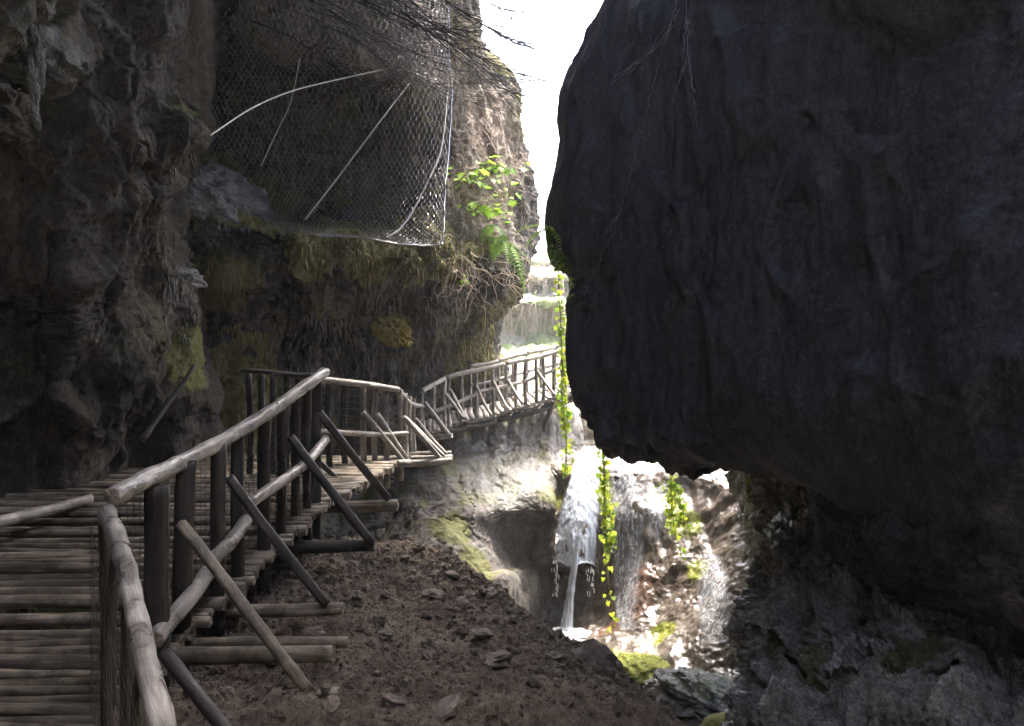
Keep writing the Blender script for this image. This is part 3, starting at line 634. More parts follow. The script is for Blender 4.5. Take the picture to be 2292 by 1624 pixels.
# posts: (top u, top v, bottom u, bottom v, depth, half width)
for (tu, tv, bu, bv, Yp, hw, pr) in ((352, 1085, 352, 1560, 4.48, .072, .45), (418, 1030, 400, 1520, 4.78, .062, .5), (490, 995, 484, 1420, 5.15, .052, .5), (532, 975, 535, 1370, 5.4, .046, .5), (594, 920, 590, 1320, 5.75, .05, .45),
                                  (630, 895, 627, 1225, 6.05, .042, .5), (663, 880, 660, 1210, 6.3, .04, .5), (690, 862, 690, 1215, 6.45, .036, .5), (710, 848, 706, 1205, 6.6, .044, .5)):
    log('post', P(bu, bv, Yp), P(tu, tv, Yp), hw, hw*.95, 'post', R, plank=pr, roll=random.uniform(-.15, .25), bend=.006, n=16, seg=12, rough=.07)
for (u0, v0, Y0, u1, v1, Y1, r) in ((404, 1170, 4.6, 694, 1550, 4.33, .034), (512, 1068, 5.2, 730, 1352, 5.22, .034), (650, 978, 6.1, 832, 1216, 6.15, .036), (714, 922, 6.6, 870, 1116, 7.0, .036), (368, 1462, 4.0, 520, 1650, 3.6, .034), (700, 1020, 7.8, 764, 1080, 8.2, .03)):
    log('brace', P(u0, v0, Y0), P(u1, v1, Y1), r, r*.95, 'post' if u0 != 404 else 'deck', R, plank=.75, roll=.6, bend=.006, n=16, seg=12)
wire_panel('wire_mesh', [(railpt(0.02, -.08)+W(-.1, .06, 0), railpt(1, -.08)+W(-.1, .06, 0), railpt(.02, -1.1)+W(-.1, .06, 0), railpt(1, -1.05)+W(-.1, .06, 0))], .055, .0022, M['darkwire'], R)

# --- near railing running towards the camera
N = empty('log_railing', (-2.1, 4.0, -1.9), 'nearest railing, its peeled handrail descending to the bottom edge of the picture', 'railing', 'railings along the walkway')
nA, nB = P(238, 1142, 4.05), P(398, 1640, 2.25)
nC = nB+(nB-nA)/np.linalg.norm(nB-nA)*1.1
log('handrail', nA+W(0, 0, -.01), nC, .046, .034, 'rail', N, n=60, seg=18, bend=.012, rough=.2)
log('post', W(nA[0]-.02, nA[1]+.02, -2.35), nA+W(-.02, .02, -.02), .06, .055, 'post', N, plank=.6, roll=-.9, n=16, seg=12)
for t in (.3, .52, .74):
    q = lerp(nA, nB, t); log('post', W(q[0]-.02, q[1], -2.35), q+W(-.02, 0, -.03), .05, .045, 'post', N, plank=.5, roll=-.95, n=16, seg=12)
wire_panel('wire_mesh', [(nA+W(-.07, -.03, -.05), nC+W(-.07, -.03, -.05), W(nA[0]-.07, nA[1]-.03, -1.95), W(nC[0]-.07, nC[1]-.03, -2.1))], .07, .0016, M['darkwire'], N, .0015)

# --- wall-side rail of the landing
L = empty('log_railing', (-2.6, 8.2, -1.25), 'dark flat-topped rail on the wall side of the landing', 'railing', 'railings along the walkway')
log('handrail', P(546, 830, 8.3), P(706, 840, 7.9), .045, .045, 'post', L, plank=.55, roll=0, n=16, seg=12)
for u in (556, 585, 612, 645, 676):
    log('post', P(u, 1085, 8.1), P(u, 836, 8.1), .034, .034, 'post', L, plank=.6, roll=.1, n=12)
wire_panel('wire_mesh', [(P(552, 845, 8.2), P(700, 850, 8.0), P(552, 1060, 8.2), P(700, 1075, 8.0))], .07, .0025, M['darkwire'], L)

# --- landing railing
Ld = empty('log_railing', (-1.7, 9.4, -1.35), 'pale weathered railing round the landing with slanting side braces', 'railing', 'railings along the walkway')
lA, lB, lC = P(716, 850, 8.6), P(892, 872, 9.6), P(946, 908, 12.2)
log('handrail', lA, lB, .042, .038, 'grey', Ld, n=24, seg=12); log('handrail', lB, lC, .036, .034, 'grey', Ld, n=20, seg=12)
log('mid_rail', P(700, 966, 8.6), P(912, 969, 9.7), .036, .032, 'grey', Ld, n=20, seg=12)
for (u, Yp, tv, bv) in ((738, 8.8, 855, 1045), (773, 9.0, 858, 1042), (814, 9.25, 862, 1036), (842, 9.35, 866, 1085), (866, 9.5, 868, 1092), (897, 9.7, 872, 1076), (908, 10.3, 880, 1030), (918, 10.8, 886, 1024), (927, 11.3, 892, 1012), (943, 12.2, 905, 985)):
    log('post', P(u, bv, Yp), P(u-1, tv, Yp), .038, .034, 'grey' if u > 800 else 'post', Ld, plank=.6, roll=.15, n=12)
for (u0, v0, Y0, u1, v1, Y1) in ((812, 922, 9.2, 905, 1034, 9.5), (844, 926, 9.35, 917, 1036, 9.6), (902, 932, 9.75, 988, 1028, 9.8), (908, 936, 10.1, 996, 1024, 10.1), (930, 938, 11, 1000, 1018, 10.6), (950, 900, 12.0, 1008, 976, 11.9)):
    log('brace', P(u0, v0, Y0), P(u1, v1, Y1), .034, .032, 'grey', Ld, bend=.006, n=12)
for (u0, v0, Y0, u1, v1, Y1, r) in ((735, 1048, 9.0, 918, 1036, 9.5, .05), (880, 1036, 9.7, 1010, 1030, 9.75, .045), (900, 1028, 10.1, 1012, 1022, 10.1, .04), (900, 1020, 10.7, 1010, 1014, 10.7, .04), (800, 1075, 9.6, 880, 1072, 9.7, .045), (960, 980, 12, 1012, 974, 11.9, .045)):
    log('bearer_log', P(u0, v0, Y0), P(u1, v1, Y1), r, r*.95, 'grey', Ld, n=12)
wire_panel('wire_mesh', [(P(720, 862, 8.7), P(890, 882, 9.65), P(720, 1040, 8.7), P(890, 1030, 9.65))], .08, .0022, M['darkwire'], Ld)

# --- bridge rising to the right
B = empty('log_bridge', tuple(P(1100, 930, 13.4)), 'far log footbridge with rustic railings rising into the sunlight', 'footbridge')
def yb(u): return np.interp(u, (943, 1010, 1100, 1270, 1330), (12.3, 12.9, 13.4, 14.4, 14.8))
top = [(943, 876), (996, 846), (1130, 814), (1269, 779), (1330, 764)]
mid = [(969, 922), (1070, 878), (1168, 855), (1261, 818), (1330, 796)]
dk = [(950, 972), (977, 962), (1033, 941), (1100, 930), (1168, 908), (1242, 887), (1330, 862)]
f_ = lambda pts, u: np.interp(u, [p[0] for p in pts], [p[1] for p in pts])
for nm, pts, r in (('handrail', top, .042), ('mid_rail', mid, .038)):
    for (a, b) in zip(pts[:-1], pts[1:]):
        log(nm, P(a[0], a[1], yb(a[0])), P(b[0], b[1], yb(b[0])), r, r*.9, 'grey', B, n=16, seg=12)
for u in (944, 971, 996, 1005, 1033, 1067, 1102, 1132, 1155, 1177, 1200, 1216, 1239, 1258, 1267, 1290, 1310):
    log('post', P(u, f_(dk, u)+3, yb(u)), P(u, f_(top, u), yb(u)), .034, .03, 'grey', B, plank=.8, roll=random.uniform(0, .5), n=12)
for (u0, v0, u1, v1) in ((949, 904, 1009, 977), (996, 880, 1039, 937), (1007, 872, 1041, 937), (1065, 863, 1101, 930), (1102, 850, 1138, 917), (1136, 850, 1170, 904), (1200, 827, 1243, 886)):
    log('brace', P(u0, v0, yb(u0)), P(u1, v1, yb(u0)-.45), .03, .028, 'grey', B, n=12)
for u in (1041, 1101, 1138, 1170, 1243):
    y0 = yb(u); log('bearer_log', P(u-30, f_(dk, u-30)+6, y0+1.4), P(u+8, f_(dk, u)+3, y0-.5), .04, .036, 'grey', B, n=10)
BW = 1.35   # deck width, going back from the near railing
u = 950.0
while u < 1330:
    p = P(u, f_(dk, u)+4, yb(u)); q = p+W(-.15, BW, .13)
    log('deck_plank', p+W(0, -.08, 0), q, .055, .05, 'grey', B, plank=.6, roll=.1, n=8, seg=8)
    u += .108*S/yb(u)
for dd in (.12, 1.1):
    log('stringer', P(960, f_(dk, 960)+14, yb(960))+W(0, dd, 0), P(1110, f_(dk, 1110)+14, yb(1110))+W(0, dd, 0), .06, .06, 'post', B, n=12)
    log('stringer', P(1110, f_(dk, 1110)+14, yb(1110))+W(0, dd, 0), P(1330, f_(dk, 1330)+14, yb(1330))+W(0, dd, 0), .06, .06, 'post', B, n=12)
back = lambda u, dz: P(u, f_(dk, u), yb(u))+W(-.15, BW, .13+dz)
for a, b in ((1060, 1130), (1130, 1200), (1200, 1270), (1270, 1330)):
    log('handrail', back(a, .8), back(b, .8), .04, .036, 'grey', B, n=12)
    log('mid_rail', back(a, .42), back(b, .42), .034, .032, 'grey', B, n=12)
for u in (1062, 1095, 1130, 1165, 1200, 1235, 1270, 1300):
    log('post', back(u, 0), back(u, .8), .032, .03, 'grey', B, n=10)
log('prop', P(1216, 965, 13.9), P(1238, 896, 13.9), .05, .045, 'post', B, n=10)
wire_panel('wire_mesh', [(P(a, f_(top, a)+6, yb(a)+.03), P(b, f_(top, b)+6, yb(b)+.03), P(a, f_(dk, a), yb(a)+.03), P(b, f_(dk, b), yb(b)+.03)) for a, b in ((950, 1030), (1030, 1130), (1130, 1260))], .09, .002, M['darkwire'], B)

# ------------------------------------------------------------------ rock-fall net and ropes on the recessed wall
def netsheet():
    rows = [
     [P(470, -90, 11), P(560, -90, 10.9), P(669, -90, 10.7), P(800, -80, 10.9), P(920, -70, 11.1), P(1000, -60, 11.8)],
     [P(440, 60, 11.2), P(560, 70, 11), P(669, 90, 10.6), P(800, 110, 10.7), P(920, 130, 11), P(1005, 150, 11.6)],
     [P(452, 180, 11.5), P(560, 180, 11.4), P(669, 180, 11.2), P(800, 190, 11.3), P(916, 195, 11.4), P(1010, 205, 11.9)],
     [P(455, 300, 11.6), P(560, 310, 11.8), P(669, 320, 12), P(800, 330, 12), P(912, 340, 11.7), P(1004, 330, 11.8)],
     [P(480, 400, 11.2), P(580, 420, 11.6), P(680, 430, 12), P(800, 440, 12), P(905, 450, 11.5), P(995, 440, 11.4)],
     [P(570, 470, 11), P(630, 490, 11), P(700, 505, 11.1), P(800, 515, 11.3), P(890, 522, 11.1), P(992, 515, 11.1)],
     [P(600, 500, 10.8), P(668, 520, 10.7), P(740, 528, 10.75), P(820, 535, 10.8), P(900, 546, 10.9), P(990, 549, 11)],
    ]
    return net(rows, 90, 120)
ns = netsheet()
ns = ns+.05*fbm(ns.reshape(-1, 3)*1.7, 3, off=15).reshape(ns.shape[0], ns.shape[1], 1)*np.array((.3, -1, .2))
_nj = np.random.default_rng(77)
def ns_at(s, t):
    w = .5*math.sin(s*23+t*9)*math.sin(t*31-s*7)+.5*math.sin(s*51+1.3)*math.sin(t*17)
    return ns_raw(s+.004*w, t+.005*w)+_nj.normal(0, .006, 3)*np.array((.6, 1.6, .6))+W(0, .03*w, 0)
def ns_raw(s, t):
    a = np.clip(s, 0, 1)*(ns.shape[0]-1); b = np.clip(t, 0, 1)*(ns.shape[1]-1)
    i, j = min(int(a), ns.shape[0]-2), min(int(b), ns.shape[1]-2); fa, fb = a-i, b-j
    return (ns[i, j]*(1-fb)+ns[i, j+1]*fb)*(1-fa)+(ns[i+1, j]*(1-fb)+ns[i+1, j+1]*fb)*fa
NE = empty('rockfall_net', tuple(P(820, 540, 10.8)), 'hexagonal wire rockfall net stretched over the recessed left cliff', 'net')
pl_ = []; nr_, nc_ = 66, 46
for i in range(nr_):
    for j in range(nc_):
        o_ = .5 if i % 2 else 0
        c = ((i+.5)/nr_, (j+o_+.25)/(nc_+.5))
        a = ns_at(c[0]-.33/nr_, c[1]); b = ns_at(c[0]+.33/nr_, c[1])
        pl_.append((np.array([a, b]), .0042*(1.5 if c[1] > .8 else 1)))
        d1 = ns_at(c[0]+.67/nr_, c[1]-.5/(nc_+.5)); d2 = ns_at(c[0]+.67/nr_, c[1]+.5/(nc_+.5))
        pl_.append((np.array([b, d1]), .0022)); pl_.append((np.array([b, d2]), .0022))
tubes('netting', pl_, .0042, M['wire'], NE, tuple(NE.location))
tubes('edge_cable', [np.array([ns_at(1, t) for t in np.linspace(.1, 1, 40)])+W(0, -.02, 0), np.array([ns_at(s, 1) for s in np.linspace(0, 1, 40)])+W(.01, -.02, 0)], .012, M['wire'], NE, tuple(NE.location), 5)
def rope(pts, r, label, name='rope'):
    a = np.array([np.asarray(p) for p in pts])[:, None, :]
    c = catmull(a, 30)[:, 0]
    o = tubes(name, [c], r, M['rope'], None, tuple(c[0]), 6); return tag(o, label, 'rope')
rope([P(472, 302, 7.9), P(560, 244, 9), P(640, 208, 9.8), P(720, 186, 10.4), P(858, 155, 11)], .008, 'pale cable slanting up across the net from the dark left rock')
rope([P(684, 490, 11), P(760, 392, 11.2), P(840, 285, 11.1), P(916, 186, 11.1)], .011, 'thin straight cable running diagonally down the middle of the net')
rope([P(672, 130, 10.6), P(650, 230, 11), P(622, 290, 11.1), P(584, 372, 11.2)], .007, 'thin curved line hanging over the left part of the net')
rope([P(1002, 205, 11.5), P(988, 330, 11.2), P(960, 400, 11), P(925, 470, 10.9), P(895, 512, 10.8), P(866, 530, 10.7)], .013, 'bright curved rope lacing the right edge of the net')

# ------------------------------------------------------------------ water
WF = empty('waterfall', tuple(P(1265, 1420, 12)), 'thin white waterfall sliding over the rock and dropping into the stream', 'waterfall')
def sheet(name, rows, nr, nc, mat, amp, seed, parent):
    g = net(rows, nr, nc); n = normals(g); p = g.reshape(-1, 3)
    d = amp*fbm(p*np.array((9, 9, 1.2)), 3, .6, off=seed, ridged=True)
    q = p+n.reshape(-1, 3)*d[:, None]-np.array(parent.location)
    tt = np.linspace(0, 1, nc)[None, :]; ss = np.linspace(0, 1, nr)[:, None]
    ed = (np.sin(math.pi*tt)**.6*(1-.25*ss**6)+.0*ss).ravel()
    ed = np.clip(ed-.35*np.abs(fbm(p*np.array((5, 5, 1.5)), 3, off=seed+2))*(1-ed), 0, 1)
    return link(name, mesh_np(name, q, gridfaces(nr, nc)[:, ::-1], mat, True, {'edge': ed}), parent, tuple(parent.location))
def on_rock(u, v, lift):
    """lift a point off the waterfall rock along the view from above"""
    g = o_grids['waterfall_rock'].reshape(-1, 3)
    uu = 1146+g[:, 0]/g[:, 1]*S; vv = 812-g[:, 2]/g[:, 1]*S
    d = (uu-u)**2+(vv-v)**2; k = np.argsort(d)[:12]
    Y = np.min(g[k, 1]); return P(u, v, Y-lift)
rows = []
for v, ua, ub in ((1030, 1292, 1340), (1050, 1284, 1342), (1085, 1272, 1342), (1125, 1260, 1341), (1170, 1249, 1338), (1215, 1241, 1335), (1250, 1237, 1330)):
    rows.append([on_rock(u, v, .035) for u in np.linspace(ua, ub, 7)])
_y = np.array([[q[1] for q in r] for r in rows])
for _ in range(3):
    _p = np.pad(_y, 1, mode='edge'); _y = (_p[1:-1, 1:-1]*2+_p[:-2, 1:-1]+_p[2:, 1:-1]+_p[1:-1, :-2]+_p[1:-1, 2:])/6
rows = [[q*((y_-.05)/q[1]) for q, y_ in zip(r, yr)] for r, yr in zip(rows, _y)]
rows.append([r+W(0, -.03, -.03-.09*abs(math.sin(k*2.3+.7))) for k, r in enumerate(rows[-1])])
sheet('water_sheet', rows, 90, 70, M['water'], .014, 3, WF)
jt = [P(1302, 1165, 12.05), P(1295, 1205, 11.98), P(1288, 1250, 11.9), P(1281, 1295, 11.85), P(1274, 1350, 11.82), P(1267, 1418, 11.8)]
jr = []
for k, p in enumerate(jt):
    w = (.015, .025, .03, .035, .045, .09)[k]; jr.append([p+W(-w, .03, 0), p+W(-w*.4, -.04, 0), p+W(w*.4, -.04, 0), p+W(w, .03, 0)])
sheet('water_jet', jr, 80, 24, M['water'], .02, 9, WF)
M['film'] = film_mat()
for k, spec in enumerate((((1048, 1352, 1440), (1100, 1350, 1450), (1160, 1352, 1450), (1220, 1358, 1448), (1280, 1365, 1440), (1340, 1372, 1432), (1410, 1380, 1425)), ((1050, 1435, 1505), (1100, 1445, 1500), (1150, 1448, 1492), (1210, 1446, 1478)), ((1240, 1560, 1620), (1290, 1560, 1640), (1340, 1555, 1645), (1390, 1560, 1650), (1440, 1560, 1660)))):
    sheet('water_film', [[on_rock(u, v, .012) for u in np.linspace(ua, ub, 8)] for v, ua, ub in spec], 70, 60, M['film'], .01, 30+k, WF)
dr = []
rg = np.random.default_rng(21)
for k in range(60):
    u = rg.choice([1240, 1244, 1248, 1318, 1326])+rg.normal(0, 3); v = rg.uniform(1252, 1330); L_ = rg.uniform(.02, .1)
    p = P(u, v, 12.05); dr.append((np.array([p, p-W(0, 0, L_)]), rg.uniform(.003, .007)))
tubes('droplets', dr, .005, M['foam'], WF, tuple(WF.location), 4)['kind'] = 'stuff'
g = []
for a in np.linspace(0, 2*math.pi, 40, endpoint=False):
    g.append(a)
fm = blob_mesh('splash_foam', None, (.42, .3, .09), 0, 0, M['foam'], .35, 3.2, 8.8, 40, 60)
link('splash_foam', fm, WF, tuple(P(1268, 1420, 11.75)+W(0, 0, -.03)))
def pool(name, pts, z, mat):
    me = bpy.data.meshes.new(name); me.from_pydata([(x, y, z) for x, y in pts], [], [tuple(range(len(pts)))]); me.materials.append(mat)
    return me
ST = []
for a in np.linspace(0, 2*math.pi, 60, endpoint=False):
    r = 1+.15*math.sin(3*a+1)+.08*math.sin(7*a); ST.append((1.55+1.5*r*math.cos(a), 10.2+1.5*r*math.sin(a)))
o = link('stream_water', pool('stream_water', ST, -4.33, M['stream'])); tag(o, None, None, None, 'structure')

# ------------------------------------------------------------------ stones on the soil
def stone_mesh(seed):
    rg = np.random.default_rng(seed)
    me = blob_mesh('stone', None, (1, rg.uniform(.6, .9), rg.uniform(.45, .7)), 0, 0, M['stone'], .35, 1.6, seed*3.1, 9, 12)
    me.polygons.foreach_set('use_smooth', np.zeros(len(me.polygons), bool)); return me
SM = [stone_mesh(k) for k in range(8)]
dg = o_grids['soil_mound']
def soil_at(u, v):
    g = dg.reshape(-1, 3); uu = 1146+g[:, 0]/g[:, 1]*S; vv = 812-g[:, 2]/g[:, 1]*S
    d = (uu-u)**2+(vv-v)**2; k = np.argsort(d)[:6]; return g[k[np.argmin(g[k, 1])]]
big = [(1115, 1488, .17, 'long pale stone lying on the soil above the waterfall stream', (1.3, .8, .7)),
       (1330, 1478, .21, 'dark angular boulder on the crest of the soil mound', (1.1, .9, 1.)),
       (455, 1510, .07, 'small pale stone beside a bearer log, left of its twin', (1, 1, 1.2)), (492, 1500, .06, 'small pale cube-like stone just right of its twin by the bearer', (1, 1, 1.3)),
       (970, 1330, .09, 'flat brown stone half sunk near the mound crest', (1.3, 1, .7)), (1030, 1352, .08, 'squarish brown stone below the mound crest', (1, 1, .9)),
       (1010, 1290, .08, 'pale stone on the mound crest line', (1.2, 1, .8)), (1190, 1550, .09, 'tilted stone low on the mound by the lower edge', (1.2, 1, .7)),
       (880, 1570, .08, 'grey stone near the front foot of the mound', (1, 1, .8)), (960, 1470, .06, 'small stone in the middle of the mound', (1, 1, .9)),
       (700, 1420, .07, 'brown stone beside the second bearer log', (1.2, 1, .8)), (1080, 1420, .1, 'broad flat stone in the middle right of the mound', (1.4, 1, .6)), (860, 1420, .075, 'lumpy stone left of the mound middle', (1, 1, .9)), (1000, 1590, .1, 'large stone at the front foot of the mound', (1.3, 1, .7)), (740, 1580, .065, 'stone in front of the lowest bearer log end', (1, 1, .8)), (1240, 1470, .07, 'stone left of the dark crest boulder', (1.1, 1, .8)),
       (1095, 1330, .09, 'angular stone on the right shoulder of the mound', (1, 1, .9)), (800, 1330, .06, 'small stone left of the mound crest', (1.1, 1, .8))]
for k, (u, v, r, lab, sc) in enumerate(big):
    p = soil_at(u, v); o = link('stone', SM[k % 8], None, tuple(p+W(0, 0, r*.15))); o.scale = [r*x for x in sc]; o.rotation_euler = (random.uniform(-.4, .4), random.uniform(-.4, .4), random.uniform(0, 6)); tag(o, lab, 'stone', 'stones on the soil mound')
co, fa, off = [], [], 0
bases = []
for k in range(8):
    th = np.linspace(0, math.pi, 5)[:, None]; ph = np.linspace(0, 2*math.pi, 7)[None, :-1]
    u_ = np.stack([np.sin(th)*np.cos(ph), np.sin(th)*np.sin(ph), np.cos(th)+0*ph], -1).reshape(-1, 3)
    bases.append(u_*(1+.5*fbm(u_*1.5, 2, off=k*5.5))[:, None]*np.array((1, .85, .8)))
i = np.arange(30).reshape(5, 6); j = np.roll(i, -1, 1); bf = np.stack([i[:-1], i[1:], j[1:], j[:-1]], -1).reshape(-1, 4)
flat = dg[40:330].reshape(-1, 3); idx = RNG.integers(0, len(flat), 9000)
for q in idx:
    r = min(.055, .007+RNG.pareto(1.9)*.006); p = flat[q]
    Rz = np.array(Matrix.Rotation(RNG.uniform(0, 6), 3, 'Z') @ Matrix.Rotation(RNG.uniform(-.6, .6), 3, 'X'))
    co.append((bases[RNG.integers(8)]*r)@Rz.T+p+W(0, 0, r*.2)); fa.append(bf+off); off += 30
ca = np.vstack(co)
o = link('gravel', mesh_np('gravel', ca, np.vstack(fa), M['clod'], False)); tag(o, 'loose clods and pebbles covering the soil mound', 'gravel', None, 'stuff')

# mossy boulder at the bottom edge, a moss cushion, a leaning stick, wet flowstone at top left
M['mossrock'] = rock_mat('mossy_boulder', (.2, .17, .1), (.28, .25, .13), (.36, .32, .18), bump=.3, moss=(.2, .19, .04))
o = link('boulder', blob_mesh('boulder', None, (.24, .24, .16), 0, 0, M['mossrock'], .12, 1.5, 4.1, 40, 60, moss=(.1, .9)), None, tuple(P(1622, 1640, 7.2))); tag(o, 'rounded yellow mossy boulder cut by the bottom edge', 'boulder')
M['greenmoss'] = rock_mat('green_moss', (.09, .1, .02), (.16, .17, .03), (.24, .25, .05), bump=.6, vstretch=1, scale=3, moss=(.2, .22, .03))
o = link('moss_mound', blob_mesh('moss_mound', None, (.42, .42, .2), .3, 0, M['greenmoss'], .25, 2.2, 9.6, 60, 90, moss=(.3, .8)), None, tuple(P(1425, 1505, 9.7))); tag(o, 'green moss mound beside the stream below the waterfall', 'moss')
o = link('boulder', blob_mesh('boulder', None, (.62, .4, .2), -.5, .1, M['crag'], .35, 2.0, 19.6, 80, 120, moss=(.45, .5), wet=.8), None, tuple(P(1595, 1560, 8.2))); tag(o, 'wet brown ledge rock across the stream at the foot of the basin', 'boulder')
o = link('boulder', blob_mesh('boulder', None, (.3, .25, .16), .4, 0, M['crag'], .35, 2.0, 29.6, 60, 90, wet=1.), None, tuple(P(1500, 1540, 8.9))); tag(o, 'dark wet stone in the stream right of the moss mound', 'boulder')
o = link('ledge_rock', blob_mesh('ledge_rock', None, (.26, .4, .13), -.3, .2, M['pale'], .3, 1.6, 39.6, 70, 100), None, tuple(P(392, 618, 8.95))); tag(o, 'small pale rock shelf on the edge of the dark left wall', 'rock')
M['moss'] = plain('golden_moss', (.19, .15, .03), .9)
o = link('moss_cushion', blob_mesh('moss_cushion', None, (.3, .25, .2), 0, .5, M['moss'], .4, 3.0, 6.6, 90, 130), None, tuple(P(878, 742, 11.95))); tag(o, 'golden moss cushion hanging on the undercut wall above the landing', 'moss')
o = log('leaning_stick', P(318, 985, 7.7), P(436, 815, 8.3), .035, .02, 'post', None, n=20, bend=.04); tag(o, 'dark broken stick leaning against the left rock wall', 'stick')
# pale ledge rock left of the net, wet flowstone ribs at the top left
o = link('ledge_rock', blob_mesh('ledge_rock', None, (.72, .9, .62), -.4, .1, M['pale'], .22, 1.5, 12.4, 130, 180, wet=.3), None, tuple(P(472, 468, 11.1))); tag(o, 'pale layered rock knob below the left corner of the net', 'rock')
M['flow'] = rock_mat('wet_flowstone', (.16, .17, .16), (.34, .35, .34), (.5, .52, .52), bump=.8, vstretch=.5)
fs = empty('flowstone', tuple(P(80, 290, 4.75)), 'wet pale flowstone ribs glistening high on the left wall', 'flowstone')
for k, (u0, v0, u1, v1) in enumerate(((60, 30, 88, 130), (88, 90, 92, 200), (70, 140, 80, 240), (66, 230, 86, 285), (40, 60, 52, 110))):
    a_, b_ = P(u0, v0, 4.72), P(u1, v1, 4.85); L_ = float(np.linalg.norm(b_-a_))
    o = link('rib', blob_mesh('rib', None, (.028, .028, L_*.55), 0, 0, M['flow'], .4, 2.6, k*4.4, 50, 50, wet=.9), fs, tuple((a_+b_)/2)); o.rotation_euler = Vector(b_-a_).to_track_quat('Z', 'Y').to_euler()
# ------------------------------------------------------------------ plants
def leaf_mesh(name, mat, pts, fold=.25):
    me = bpy.data.meshes.new(name)
    co = [(0, 0, 0)]+[(x, y, abs(x)*fold-.25*y*y) for x, y in pts]
    me.from_pydata(co, [], [(0, k, k+1) for k in range(1, len(pts))]); me.materials.append(mat)
    me.polygons.foreach_set('use_smooth', np.ones(len(me.polygons), bool)); return me
ivy_pts = [(0, -.02), (.32, -.18), (.5, .12), (.34, .3), (.36, .55), (.14, .62), (0, 1.0), (-.14, .62), (-.36, .55), (-.34, .3), (-.5, .12), (-.32, -.18), (0, -.02)]
IV = [leaf_mesh('ivy_leaf', M['ivy'], ivy_pts, f) for f in (.15, .35, -.1)]
def vine(pts, n, size, spread, label, seed, strands=1):
    rg = np.random.default_rng(seed)
    c = catmull(np.array(pts)[:, None, :], 60)[:, 0]
    v = empty('ivy_vine', tuple(c[0]), label, 'vine', 'ivy vines hanging in the gap')
    pls = [(c+.02*np.stack([fbm(c*2, 2, off=seed+k) for k in range(3)], 1), .006)]
    for s in range(strands):
        o_ = rg.normal(0, spread*.7, 3)*np.array((1, .5, 0)); k0 = rg.integers(0, 15); k1 = rg.integers(35, 59)
        pls.append((c[k0:k1]+o_*np.sin(np.linspace(0, 1.8, k1-k0))[:, None], .004))
    tubes('stem', pls, .005, M['stem'], v, tuple(v.location), 4)
    for k in range(n):
        pl0, _ = pls[rg.integers(0, len(pls))]; p = pl0[min(len(pl0)-1, int(rg.random()**.85*len(pl0)))]
        p = p+rg.normal(0, spread*.5, 3)*np.array((1, .7, .4))
        o = link('ivy_leaf', IV[rg.integers(3)], v, tuple(p)); s = size*rg.uniform(.6, 1.25); o.scale = (s, s, s)
        o.rotation_euler = (math.radians(rg.uniform(-150, -60)), rg.uniform(-.5, .5), rg.uniform(-.9, .9))
    return v
vine([P(1250, 585, 11.2), P(1254, 680, 11.2), P(1258, 800, 11.2), P(1259, 900, 11.2), P(1266, 990, 11.2), P(1264, 1062, 11.2)], 200, .078, .09, 'longest ivy vine, hanging past the end of the footbridge', 1, 3)
vine([P(1338, 900, 10.9), P(1350, 1010, 10.9), P(1352, 1120, 10.9), P(1356, 1220, 10.9), P(1362, 1310, 10.9), P(1374, 1420, 10.9)], 200, .075, .08, 'ivy vine hanging in front of the waterfall down to the stream', 2, 3)
vine([P(1494, 960, 10.8), P(1502, 1060, 10.8), P(1506, 1120, 10.8), P(1512, 1190, 10.8), P(1524, 1246, 10.8)], 130, .075, .09, 'short ivy vine hanging right of the waterfall', 3, 3)
vine([P(1246, 520, 9.5), P(1248, 580, 9.45), P(1270, 610, 9.4), P(1276, 660, 9.4)], 50, .06, .06, 'small ivy tuft clinging to the edge of the right wall', 4, 2)
vine([P(1672, 1040, 8.6), P(1676, 1090, 8.6), P(1680, 1125, 8.6)], 16, .04, .02, 'tiny withered vine under the right overhang', 5, 1)

def frond_mesh(name, L_, droop, mat, npin=16, wid=.22):
    co, fa = [], []
    t = np.linspace(0, 1, npin+2)
    cx = np.stack([np.zeros_like(t), L_*t*(1-.25*droop*t), -L_*droop*t*t], 1)
    for k in range(npin+1):
        a, b = cx[k], cx[k+1]; w = wid*L_*math.sin(math.pi*min(1, (.12+.88*t[k])**.8))
        for sgn in (-1, 1):
            i = len(co); d = (b-a); m = a+d*.55
            co += [tuple(a), tuple(m+np.array((sgn*w*.5, d[1]*.35, .02*L_))), tuple(m+np.array((sgn*w, d[1]*.8, -.05*L_))), tuple(a+d*.62)]
            fa.append((i, i+1, i+2, i+3) if sgn > 0 else (i+3, i+2, i+1, i))
    me = bpy.data.meshes.new(name); me.from_pydata(co, [], fa); me.materials.append(mat); return me
FR_ = [frond_mesh('frond', 1, d, M['fern']) for d in (.5, .9, 1.3)]
def fern(p, n, L_, face, label, seed, group='ferns on the cliff edges'):
    rg = np.random.default_rng(seed); f = empty('fern', tuple(p), label, 'fern', group)
    for k in range(n):
        o = link('frond', FR_[rg.integers(3)], f, tuple(p)); s = L_*rg.uniform(.65, 1.1); o.scale = (s, s, s)
        o.rotation_euler = (rg.uniform(-.5, .4), rg.uniform(-.3, .3), face+rg.normal(0, .7))
    return f
fern(P(1122, 545, 12.4), 7, .75, math.pi, 'fern with long fronds drooping over the left cliff lip', 1)
fern(P(1100, 505, 12.4), 6, .5, math.pi-.4, 'bright fern below the leafy plants on the left cliff', 2)
fern(P(1236, 510, 9.7), 6, .5, math.pi/2+.4, 'shaded fern on the silhouette edge of the right wall', 3)
fern(P(1250, 560, 9.6), 5, .4, math.pi/2+.9, 'small fern tuft lower on the right wall edge', 4)
